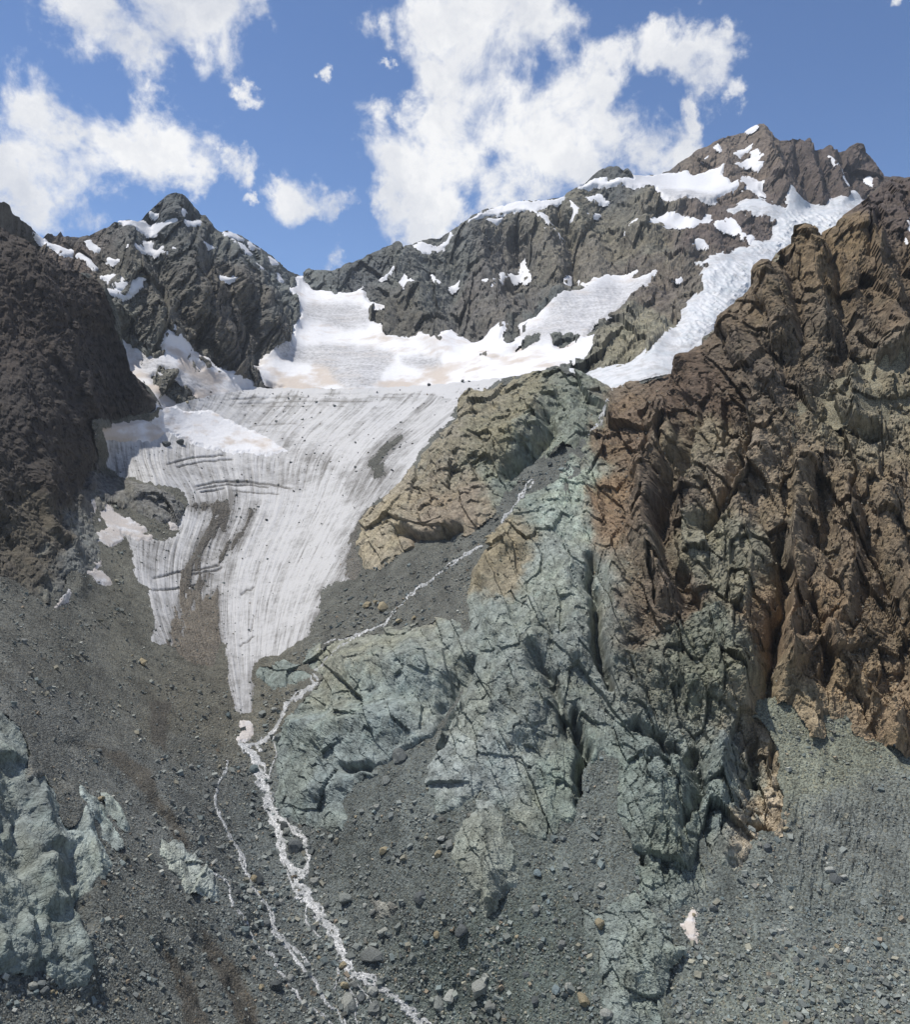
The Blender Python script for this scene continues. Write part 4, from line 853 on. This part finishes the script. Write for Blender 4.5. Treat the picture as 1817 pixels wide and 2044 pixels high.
sl_ = name_by_landmark([(*np.array(p_).mean(0), 'small white') for p_ in SMALL], FMARKS, 'snow scrap')
for i_, sd in enumerate(S_SMALL):
    lft = np.array(SMALL[i_])[:, 0].mean() < 600
    snow_obj('snow_patch', sd, 4, M_SNOW, {'dust': dustF*.35, 'bare': zero}, sl_[i_] + (' in the dark rock' if len(sl_[i_].split()) < 13 else ''), 'snow patch', extra=fineF*.4, rimk=3, group='small snow scraps on the ' + ('left massif' if lft else 'right massif'))

# ------------------------------------------------------------------ torrents
STREAMS = {
 'torrent': ('white foaming main torrent falling from the glacier snout down the scree', [
  ([(626,1346),(631,1358),(630,1369),(606,1381),(580,1401),(566,1420),(560,1438),(540,1468),(522,1480),(500,1490),(480,1486)],[4,5,5,4,5,5,5,6,5,5,4]),
  ([(477,1484),(503,1505),(515,1531),(524,1562),(533,1598),(545,1636),(558,1671),(567,1715),(580,1735),(593,1747),(603,1772),(619,1798),(639,1825),(655,1850),(672,1871),(686,1911),(706,1945),(746,1960),(792,1992),(822,2020),(849,2046),(890,2090)],[6,9,12,13,10,9,9,8,9,12,13,13,13,11,11,10,10,9,10,11,10,10]),
  ([(530,1590),(547,1616),(563,1636),(584,1655),(602,1672),(614,1692),(617,1716),(610,1738),(603,1758)],[5,7,6,6,7,6,5,5,5]),
  ([(560,1660),(552,1690),(575,1740),(585,1775),(604,1800)],[2,2,2,2,2]),([(547,1471),(553,1505),(540,1538),(534,1570)],[2.2,2,2,2]),([(520,1500),(512,1488),(525,1474)],[3,2,3]),
  ([(686,1911),(690,1950),(700,1975),(712,2005),(712,2046)],[3,3,3,3,3]),([(700,1950),(735,1990),(752,2030)],[2,2.4,2]),([(672,1925),(676,1950),(668,1975)],[2,2,2]),([(612,1800),(610,1840),(640,1870)],[2,2,2])]),
 'side_stream': ('thin braided white side stream through boulders left of the main torrent', [
  ([(453,1518),(450,1540),(433,1571),(430,1611),(445,1640),(457,1668),(480,1705),(492,1740),(503,1771),(520,1792),(540,1815),(550,1858),(580,1901),(606,1931),(626,1951),(649,1998),(672,2018),(690,2050)],[2.2,2.5,2.5,2.5,2.5,3,4,4,4,3.5,4,6,4.5,4,4,4,3,3]),
  ([(550,1858),(570,1880),(600,1905),(620,1925)],[3,3,4,4])]),
 'brook': ('narrow white brook on the far left of the three braided streams', [
  ([(420,1745),(436,1755),(450,1771),(460,1815)],[3,3,3.5,2.5]),([(470,1822),(490,1845),(505,1870),(517,1891),(547,1905),(552,1930),(580,1971),(606,2005),(649,2028),(670,2050)],[2,3,3,3.5,3.5,3.5,3.5,3,3,3])]),
 'waterfall': ('short white waterfall dropping from the pale ice toe over the crag', [
  ([(1213,800),(1206,820),(1199,842),(1192,851),(1179,868)],[2.5,2.5,3,4,3])]),
 'cascade': ('thin white cascade trickling diagonally from the crag to the rock dome', [([(1066,963),(1050,975),(1040,994),(1034,1014),(1012,1030),(1002,1043)],[4,4,4,4.5,4,3]),
  ([(962,1088),(940,1100),(906,1121),(880,1142),(839,1171),(812,1195),(790,1215),(772,1245)],[3,3,3,2.2,3.2,2.4,2,3.5]),([(772,1245),(719,1265),(695,1280),(672,1298),(650,1322),(626,1338)],[3,2.4,2.2,3,3,2.5]),([(735,1258),(700,1272),(666,1278),(640,1296),(618,1316)],[2.2,2,3,3,2.5])])}
WSD_ALL = np.full(MX.shape, -80., f32)
for k_, (lab, lines) in STREAMS.items():
    allp = np.array([p for l, _ in lines for p in l]); lim = 24
    x0, x1, y0, y1 = allp[:, 0].min()-lim, allp[:, 0].max()+lim, allp[:, 1].min()-lim, allp[:, 1].max()+lim
    m = (MX > x0) & (MX < x1) & (MY > y0) & (MY < y1)
    jj, ii = np.where(m); s_ = (slice(jj.min(), jj.max()+1), slice(ii.min(), ii.max()+1))
    def up(a):
        a = a[s_]; h, w = a.shape[:2]; yi = np.linspace(0, h-1, 2*h-1); xi = np.linspace(0, w-1, 2*w-1)
        j = np.minimum(yi.astype(int), h-2); i = np.minimum(xi.astype(int), w-2); b = (yi-j)[:, None]; c = (xi-i)[None]
        if a.ndim == 3: b = b[..., None]; c = c[..., None]
        return (a[j][:, i]*(1-c) + a[j][:, i+1]*c)*(1-b) + (a[j+1][:, i]*(1-c) + a[j+1][:, i+1]*c)*b
    xx, yy = up(MX), up(MY)
    q_ = np.stack([xx.ravel()/11., yy.ravel()/11., np.full(xx.size, 3.3)], -1)
    wx = xx + 3.2*fbm(q_*1.6, 4, 201, .65).reshape(xx.shape); wy = yy + 3.2*fbm(q_*1.6+30, 4, 202, .65).reshape(xx.shape)
    sd = np.full(xx.shape, -30., f32)
    fine_lines = []
    for li, (pl, ws) in enumerate(lines):
        # each course is a plait of threads that part and rejoin round stones
        P_ = np.array(pl, float); L_ = np.r_[0, np.cumsum(np.linalg.norm(np.diff(P_, axis=0), axis=1))]; n_ = max(6, int(L_[-1]/5.)); tt = np.linspace(0, L_[-1], n_)
        X_ = np.interp(tt, L_, P_[:, 0]); Y_ = np.interp(tt, L_, P_[:, 1]); W_ = np.interp(tt, L_, ws)
        tx, ty = np.gradient(X_), np.gradient(Y_); ln = np.hypot(tx, ty) + 1e-6; nx, ny = -ty/ln, tx/ln
        nthr = 7 if max(ws) > 8 else (3 if max(ws) > 3.5 else 2)
        for th in range(nthr):
            sd_ = (li + 1)*31.7 + th*7.3 + len(k_)
            o1 = fbm(np.stack([tt/26., np.full(n_, sd_), np.zeros(n_)], -1), 3, 211, .55)*(W_*2.6 + 2)
            ww = (.25 if nthr == 7 else .5)*W_*np.clip(.75 + 1.5*fbm(np.stack([tt/16., np.full(n_, sd_+50), np.zeros(n_)], -1), 3, 212, .6), .25, 1.6) + .35
            if th and nthr == 7: ww *= .9
            if k_ == 'cascade': ww = ww*.75 - 1.2*np.clip(.1 + 2.2*fbm(np.stack([tt/22., np.full(n_, sd_+90), np.zeros(n_)], -1), 2, 213, .5), 0, 1)
            fine_lines.append((list(zip(X_ + nx*o1, Y_ + ny*o1)), ww))
    for pl, ws in fine_lines:
        P_ = np.array(pl); mb = (wx > P_[:, 0].min()-14) & (wx < P_[:, 0].max()+14) & (wy > P_[:, 1].min()-14) & (wy < P_[:, 1].max()+14)
        for c0 in range(0, len(pl)-1, 12):
            sub = pl[c0:c0+13]; wsub = ws[c0:c0+13]; Q_ = np.array(sub)
            mc = (wx > Q_[:, 0].min()-12) & (wx < Q_[:, 0].max()+12) & (wy > Q_[:, 1].min()-12) & (wy < Q_[:, 1].max()+12)
            if len(sub) < 2 or not mc.any(): continue
            d, t = seg_dist(wx[mc], wy[mc], sub); w = np.interp(t*(len(sub)-1), range(len(sub)), wsub); sd[mc] = np.maximum(sd[mc], w - d)
    stones = fbm(q_*3.2, 3, 203, .6).reshape(xx.shape)
    sd = sd - 2.6*np.clip(stones*2.4 - .15, 0, 1.2)
    hb = up(boxblur(np.where(RSD > 3, hRock, hScree), 2))
    h_ = hb + 2.5*ss(-1, 1.2, sd) - 3*ss(0, -3, sd) + 1.6*stones
    if k_ in ('cascade', 'waterfall'): h_ = hb + 3.2*ss(-1, 1.5, sd) - 4*ss(0, -4, sd)
    V = up(PM0) + up(dirM)*(h_*up(uM))[..., None]
    o = grid_obj(k_, V, sd > -2.2, M_WATER, True, None, 'auto'); tag(o, lab, 'stream')
    o['kind'] = 'thing'
    dd = np.full(MX.shape, -80., f32)
    for pl, ws in lines:
        d, t = seg_dist(MX, MY, pl); dd = np.maximum(dd, np.interp(t*(len(pl)-1), range(len(pl)), ws) - d)
    WSD_ALL = np.maximum(WSD_ALL, dd)

# ------------------------------------------------------------------ boulders and stones
def ico(sub):
    import bmesh
    bm = bmesh.new(); bmesh.ops.create_icosphere(bm, subdivisions=sub, radius=1)
    V = np.array([v.co[:] for v in bm.verts]); F = np.array([[v.index for v in f.verts] for f in bm.faces]); bm.free(); return V, F
def boulder_shape(sub, cuts, seed):
    """a blocky boulder: a ball cut by random planes, so it has flats and edges"""
    r_ = np.random.default_rng(seed); V, F = ico(sub)
    sc = np.array([1, r_.uniform(.65, .95), r_.uniform(.5, .85)])
    for _ in range(cuts):
        n = r_.normal(size=3); n /= np.linalg.norm(n); d = r_.uniform(.45, .8)
        e = V @ n - d; V = V - np.clip(e, 0, None)[:, None]*n
    V = V*sc; V += .035*r_.normal(size=V.shape); return V, F
def stone_mat(name, ramp):
    m, nt, b = new_mat(name, .9); k = NB(nt)
    oi = k.N.new('ShaderNodeObjectInfo'); rp = k.N.new('ShaderNodeValToRGB'); k.L.new(oi.outputs['Random'], rp.inputs[0])
    rp.color_ramp.interpolation = 'CONSTANT'
    for i, (p, c) in enumerate(ramp):
        e = rp.color_ramp.elements[i] if i < 2 else rp.color_ramp.elements.new(p)
        e.position = p; e.color = (*lin(c), 1)
    n = k.noise(1.3, 5, .65); c = k.mix(1., rp.outputs[0], k.grey(k.mr(n, .25, .75, .62, 1.3)), 'MULTIPLY')
    nt.links.new(c, b.inputs['Base Color']); k.bump(b, n, .8, .35); return m
STONES = [('grey', (118,122,118)), ('dark grey', (92,96,96)), ('pale grey', (146,148,142)), ('blue-grey', (108,120,122)), ('grey', (110,112,108)), ('tan', (146,136,112)), ('dark grey', (84,88,88)), ('grey', (124,126,122))]
M_STONES = [stone_mat('boulder ' + n_, [(0, c), (.5, tuple(int(v*.9) for v in c))]) for n_, c in STONES]
M_BOULD = stone_mat('boulder stone', [(0,(126,134,130)),(.22,(104,112,110)),(.42,(142,148,142)),(.58,(118,130,130)),(.72,(92,98,98)),(.82,(150,144,124)),(.92,(150,130,104)),(.96,(168,168,160))])
m, nt, b = new_mat('loose stone', .93); k = NB(nt); c = k.mix(1., k.attr('tone', True), k.grey(k.mr(k.noise(2., 3, .6), .25, .75, .75, 1.25)), 'MULTIPLY'); nt.links.new(c, b.inputs['Base Color']); M_STONE = m

# ground point and normal under a survey position
def idx_at(px, py):
    i = np.clip(np.round((px - XS[0])/2.1).astype(int), 0, len(XS)-1)
    t = (py - mtop[i])/(2190. - mtop[i]); j = np.clip(np.round(t*(MX.shape[0]-1)).astype(int), 0, MX.shape[0]-1); return j, i
GROUND = np.where((GSD > 4)[..., None], ICEP, np.where((RSD > 2)[..., None], M_ROCKP, M_SCREEP))
bshapes = []
for s_ in range(9):
    V, F = boulder_shape(2, 9, 300 + s_); me = bpy.data.meshes.new('boulder'); me.from_pydata(V.tolist(), [], F.tolist()); me.materials.append(M_BOULD); bshapes.append(me)
# the boulders that can be picked out one by one: survey x, y, width, label
BIG = [(768,1214,34,'largest tan block beside the cascade above the rock dome'),(798,1243,22,'brown block between the cascade strands'),(826,1235,18,'tan pointed boulder right of the cascade strands'),(735,1211,26,'green-grey flat boulder left of the big tan block'),(754,1206,20,'blue-grey boulder touching the big tan block on its left'),
 (283,1325,26,'rounded grey-brown boulder at the foot of the brown moraine, left of the ice'),(660,1806,0,''),(690,1798,34,'grey pyramid boulder right of the main torrent'),(765,1862,28,'pale angular boulder in the lower scree right of the torrent'),(742,1912,52,'large wedge-shaped brown-edged boulder beside the torrent bend'),
 (926,1862,32,'dark rounded boulder in the middle of the lower scree'),(842,1794,30,'dark blocky boulder above the middle scree'),(884,1676,24,'upper of two pale boulders left of the rock fin'),(897,1688,26,'lower of two boulders left of the rock fin'),
 (768,1700,22,'tan and brown boulder in the scree below the dome'),(754,1612,18,'small pale boulder under the rock dome'),(772,1560,24,'grey block pair in the scree gap right of the dome'),(800,1512,38,'large grey block below the crag right of the dome'),
 (962,1976,44,'long pale grey-green boulder in the lowest scree'),(900,1992,34,'rounded pale boulder near the bottom centre'),(880,2010,42,'tilted flat slab boulder near the bottom edge'),(1168,2002,42,'tall tan-topped boulder standing near the bottom edge'),(1202,1770,22,'light cream boulder at the top of the lower blue slab'),(1199,1850,26,'rounded tan boulder on the left rim of the low blue slab'),
 (1215,2030,30,'pale boulder at the bottom edge beside the low slab'),(1070,1822,26,'mid-grey block below the rock fin'),(590,1694,46,'large dark rounded boulder standing in the torrent braid'),(568,1652,26,'dark boulder on the left bank at the torrent fork'),(573,1664,22,'grey boulder between the torrent fork strands'),
 (700,1998,0,''),(698,2006,46,'tall light grey boulder between the torrent arms at the bottom'),(688,1970,26,'tan flat-topped boulder below the torrent split'),(683,1928,20,'rusty boulder in the torrent split'),(745,1984,24,'pale rounded boulder between the two lower torrent arms'),(722,1996,24,'dark rounded boulder beside the torrent arms'),
 (466,1790,24,'dark boulder beside the brook'),(510,1758,22,'tan boulder on the side stream bank'),(540,1779,18,'pale boulder right of the side stream'),(532,1845,22,'dark boulder in the side stream crowd'),(522,1812,24,'grey boulder in the crowd above the side stream'),(520,1972,18,'brown boulder left of the lower brook'),
 (350,1666,16,'grey boulder on the lip of the pale slab'),(315,1524,14,'grey boulder in the left scree'),(331,894,20,'dark boulder lying on the snow fan edge below the left peak'),(360,888,18,'flat dark boulder beside the snow fan'),(925,760,13,'largest dark boulder on the rim of the glacier'),(858,771,9,'dark boulder on the rim of the glacier, left of the largest'),(938,764,7,'small dark boulder right of the largest on the glacier rim'),
 (560,1480,20,'grey boulder on the right bank where the torrent braids'),(548,1420,16,'pale boulder left of the torrent bend'),(526,1427,22,'flat grey boulder between the snout and torrent'),(510,1540,24,'grey-green boulder on the left bank of the torrent'),(1210,1800,0,''),(1425,1816,24,'grey block in the scree right of the crag toe'),(1530,1695,22,'dark boulder below the crag end in the right scree'),
 (1658,1740,22,'pale upright boulder in the furrowed right scree'),(1685,1752,16,'small white boulder in the furrowed right scree'),(1500,1662,20,'grey block beneath the overhang of the crag toe'),(1568,1656,16,'pale boulder at the tip of the tan rock patch'),(1590,1920,20,'grey boulder in the lower right scree'),(1520,2000,22,'round grey boulder in the lower right scree'),(1600,2030,24,'wide grey boulder at the bottom right'),(1440,1955,20,'pale tall boulder low in the right scree')]
pos_used = []
def put_boulder(px, py, w, lab, grp=None, shape=None, col=None):
    j, i = idx_at(np.array([px]), np.array([py])); g = GROUND[j[0], i[0]]; n = NM[j[0], i[0]]; u = uM[j[0], i[0]]
    o = bpy.data.objects.new('boulder', bshapes[shape if shape is not None else random.randrange(9)]); SC.collection.objects.link(o)
    if col is None:
        lw = lab.replace('brown-edged', '').replace('tan-topped', 'tan').split()
        col = 5 if ('tan' in lw or 'brown' in lw or 'rusty' in lw) else 2 if ('pale' in lab or 'light' in lab or 'white' in lab) else 1 if 'dark' in lab else 3 if ('blue' in lab or 'green' in lab) else 0
    o.material_slots[0].link = 'OBJECT'; o.material_slots[0].material = M_STONES[col]
    r_ = w*.52*u; up_ = Vector((n*.5 + np.array([0, 0, .5])).tolist()).normalized()
    o.rotation_mode = 'QUATERNION'
    from mathutils import Quaternion
    o.rotation_quaternion = up_.to_track_quat('Z', 'Y') @ Quaternion((0, 0, 1), random.uniform(0, 6.28)) @ Quaternion((1, 0, 0), random.uniform(-.35, .35))
    o.scale = (r_, r_*random.uniform(.85, 1.1), r_*random.uniform(.9, 1.25))
    o.location = (g + np.array(up_)*r_*.25).tolist()
    tag(o, lab, 'boulder', grp); return o
for x, y, w, lab in BIG:
    if w: put_boulder(x, y, w, lab if 'boulder' in lab or 'block' in lab else lab + ' boulder')
# stone size and crowding over the scree
def crowd(px, py):
    j, i = idx_at(px, py)
    d = np.full(px.shape, .55)
    streamy = ss(-70, -8, WSD_ALL[j, i]); low = ss(1650, 2000, py)
    clump = fbm(np.stack([px/60., py/60., np.zeros(px.shape)], -1), 4, 401, .6) + .25*ss(1450, 1700, px)*ss(1850, 1980, py)
    d = .38 + .55*streamy + .30*low + 1.1*np.clip(clump*1.6, -.35, .5)
    d *= np.where((py > 1560) & (py < 1800) & (px > 1560), .45, 1)
    d *= np.where((px > 240) & (px < 470) & (py > 1800), .55, 1)
    d = np.where(GSD[j, i] > -2, 0, d); d = np.where(MSD[j, i] > 0, d*.12, d)
    rk = (RSD[j, i] > -3) & ~(LSD[j, i] > 0); d = np.where(rk, 0, d)
    d = np.where(WSD_ALL[j, i] > 1.5, d*.25, d)
    return np.clip(d, 0, 1)
def scatter(n, seed):
    r_ = np.random.default_rng(seed); px = r_.uniform(-40, 1857, n); py = r_.uniform(900, 2080, n)
    keep = r_.uniform(size=n) < crowd(px, py); return px[keep], py[keep], r_
px, py, r_ = scatter(900, 11)
cnt = 0; picks = []
for x, y in zip(px, py):
    if cnt >= 232: break
    if y < 1150 or (x < 420 and y < 1500 and random.random() < .6): continue
    w = min(30, 9 + random.expovariate(1/4.2))*(.75 + .35*ss(1300, 1950, y)); picks.append((x, y, float(w), random.randrange(len(STONES)))); cnt += 1
MARKS = [(768,1214,'the large tan block'),(283,1325,'the left moraine boulder'),(742,1912,'the wedge-shaped boulder'),(970,1720,'the rock fin'),(1260,1900,'the low blue-green slab'),(1377,1848,'the isolated snow patch'),(1540,1620,'the tan rock patch'),(1790,1480,'the brown cliff foot'),(620,1500,'the rock dome'),(565,1345,'the whaleback rock'),(490,1460,'the dirty ice remnant'),
 (590,1694,'the boulder in the torrent braid'),(370,1720,'the pale streaked slab'),(215,1650,'the narrow rock rib'),(90,1700,'the lower left cliff'),(460,1800,'the brook head'),(550,1858,'the side stream fork'),(686,1911,'the torrent split'),(849,2040,'the torrent at the bottom edge'),(1168,2002,'the tall tan-topped boulder'),(926,1862,'the dark rounded boulder'),(1658,1740,'the pale upright boulder'),(1520,2000,'the round grey boulder'),(1750,1950,'the lower right corner'),(30,2000,'the lower left corner'),(250,1950,'the bare mud streak'),(430,1520,'the brown moraine foot'),(205,1145,'the small cream snow lobe'),(120,1195,'the dark cliff foot'),(1000,1980,'the long pale boulder'),(760,1620,'the pale boulder under the dome')]
labs = name_by_landmark([(x, y, ('big ' if w > 17 else 'small ' if w < 11 else '') + STONES[c][0]) for x, y, w, c in picks], MARKS, 'boulder')
for (x, y, w, c), lab in zip(picks, labs): put_boulder(x, y, w, lab, 'boulders strewn over the scree', None, c)
# loose stones nobody could count: one mesh
def stones(name, px, py, w, seed, tonesrc, label):
    r_ = np.random.default_rng(seed); n = len(px); j, i = idx_at(px, py)
    g = GROUND[j, i]; u = uM[j, i]
    T0, F0 = ico(1); T0 = T0[:12] if False else T0
    import itertools
    phi = (1+5**.5)/2
    O = np.array([(1,0,0),(-1,0,0),(0,1,0),(0,-1,0),(0,0,1),(0,0,-1),(.62,.62,.55),(-.62,.6,-.5)])
    # an eight-cornered splinter with twelve faces
    C = np.array([(x_, y_, z_) for x_ in (-1, 1) for y_ in (-1, 1) for z_ in (-1, 1)], float)*.62
    Q = np.array([(0,1,3,2),(4,6,7,5),(0,4,5,1),(2,3,7,6),(0,2,6,4),(1,5,7,3)])
    C = C[None]*(1 + r_.uniform(-.34, .34, (n, 8, 3)))
    sc = np.stack([r_.uniform(.8, 1.25, n), r_.uniform(.6, 1., n), r_.uniform(.4, .85, n)], -1); C = C*sc[:, None]
    a, b_, c_ = r_.uniform(0, 6.28, n), r_.normal(0, .5, n), r_.normal(0, .5, n)
    def rot(ax, t):
        M_ = np.zeros((n, 3, 3)); M_[:] = np.eye(3); p, q_ = [(1, 2), (0, 2), (0, 1)][ax]; M_[:, p, p] = np.cos(t); M_[:, q_, q_] = np.cos(t); M_[:, p, q_] = -np.sin(t); M_[:, q_, p] = np.sin(t); return M_
    M_ = rot(2, a) @ rot(0, b_) @ rot(1, c_); C = np.einsum('nij,nkj->nki', M_, C)
    V = g[:, None] + C*(w*.6*u)[:, None, None] + (NM[j, i]*(w*.14*u)[:, None])[:, None]
    F = (Q[None] + (np.arange(n)*8)[:, None, None]).reshape(-1, 4)
    pal = np.array([lin(c) for c in [(112,116,112),(94,98,96),(128,132,126),(104,114,114),(84,88,88),(136,131,114),(134,118,98),(156,156,148),(100,96,88)]])
    pick = r_.choice(9, n, p=[.22,.18,.15,.12,.1,.08,.03,.04,.08]); col = (pal[pick]*.75 + tonesrc[j, i]*.5)*r_.uniform(.75, 1.3, n)[:, None]
    col = np.repeat(col[:, None], 8, 1).reshape(-1, 3)
    o = make_mesh(name, V.reshape(-1, 3), F, M_STONE, False, {'tone': col}); o['kind'] = 'stuff'; o['label'] = label
px, py, r_ = scatter(105000, 21); w = 2.2 + r_.exponential(1.3, len(px)) + (r_.uniform(size=len(px)) < .12)*r_.exponential(4.0, len(px)); w = np.minimum(w, 15)*(.8 + .3*ss(1300, 2000, py))
w = w*(1 + .25*ss(1450, 1700, px)*ss(1880, 2000, py))
stones('loose_stones', px, py, w, 22, TS, 'loose grey and buff stones strewn over the scree')
# grit and stones riding on the ice
n = 9000; px = r_.uniform(180, 1000, n); py = r_.uniform(770, 1440, n); j, i = idx_at(px, py)
pr = np.where(GSD[j, i] > 3, .06 + .9*dirt[j, i]**1.5 + .25*(DSD[j, i] > -8), 0); kk = r_.uniform(size=n) < pr
stones('glacier_stones', px[kk], py[kk], np.minimum(1.6 + r_.exponential(1.2, kk.sum()), 7), 23, TS*.6, 'dark stones scattered over the glacier ice')
# stones resting on the rock ledges
n = 26000; px = r_.uniform(560, 1857, n); py = r_.uniform(760, 2060, n); j, i = idx_at(px, py)
flat = NM[j, i, 2]; lowf = ss(0, -6, (hRock - boxblur(hRock, 10))[j, i])
kk = (RSD[j, i] > 0) & (r_.uniform(size=n) < .55*lowf*ss(0, 1, lowf))
stones('ledge_stones', px[kk], py[kk], np.minimum(1.8 + r_.exponential(1.2, kk.sum()), 7), 24, TM, 'stones caught on the ledges of the crag')

# ------------------------------------------------------------------ valley floor carried on beyond the picture
gx = np.linspace(-9000, 9000, 61); gy2 = np.linspace(-9000, 9000, 61); GX, GY = np.meshgrid(gx, gy2)
m, nt, b = new_mat('distant ground'); b.inputs['Base Color'].default_value = (.11, .12, .10, 1); M_GROUND = m
GZ = -900 + 90*fbm(np.stack([GX.ravel()/900, GY.ravel()/900, np.zeros(GX.size)], -1), 4, 501).reshape(GX.shape)
grid_obj('ground', np.stack([GX, GY, GZ], -1), np.ones(GX.shape, bool), M_GROUND, True)['kind'] = 'structure'
print('tris', sum(len(o.data.loop_triangles) or sum(len(p.vertices)-2 for p in o.data.polygons[:0]) or 2*len(o.data.polygons) for o in SC.objects if o.type == 'MESH'))

# ------------------------------------------------------------------ thin mountain haze
hz = bpy.data.materials.new('haze air'); hz.use_nodes = True; nt = hz.node_tree
for n_ in list(nt.nodes): nt.nodes.remove(n_)
ho = nt.nodes.new('ShaderNodeOutputMaterial'); hv = nt.nodes.new('ShaderNodeVolumePrincipled')
hv.inputs['Density'].default_value = HAZE; hv.inputs['Color'].default_value = (.80, .88, 1.0, 1); hv.inputs['Anisotropy'].default_value = .2
nt.links.new(hv.outputs[0], ho.inputs['Volume'])
X0, X1, Y0, Y1, Z0, Z1 = -9100, 9100, -9100, 9100, -1100, 2300
V = np.array([(x, y, z) for x in (X0, X1) for y in (Y0, Y1) for z in (Z0, Z1)], float); Q = np.array([(0,1,3,2),(4,6,7,5),(0,4,5,1),(2,3,7,6),(0,2,6,4),(1,5,7,3)])
make_mesh('haze', V, Q, hz)['kind'] = 'stuff'
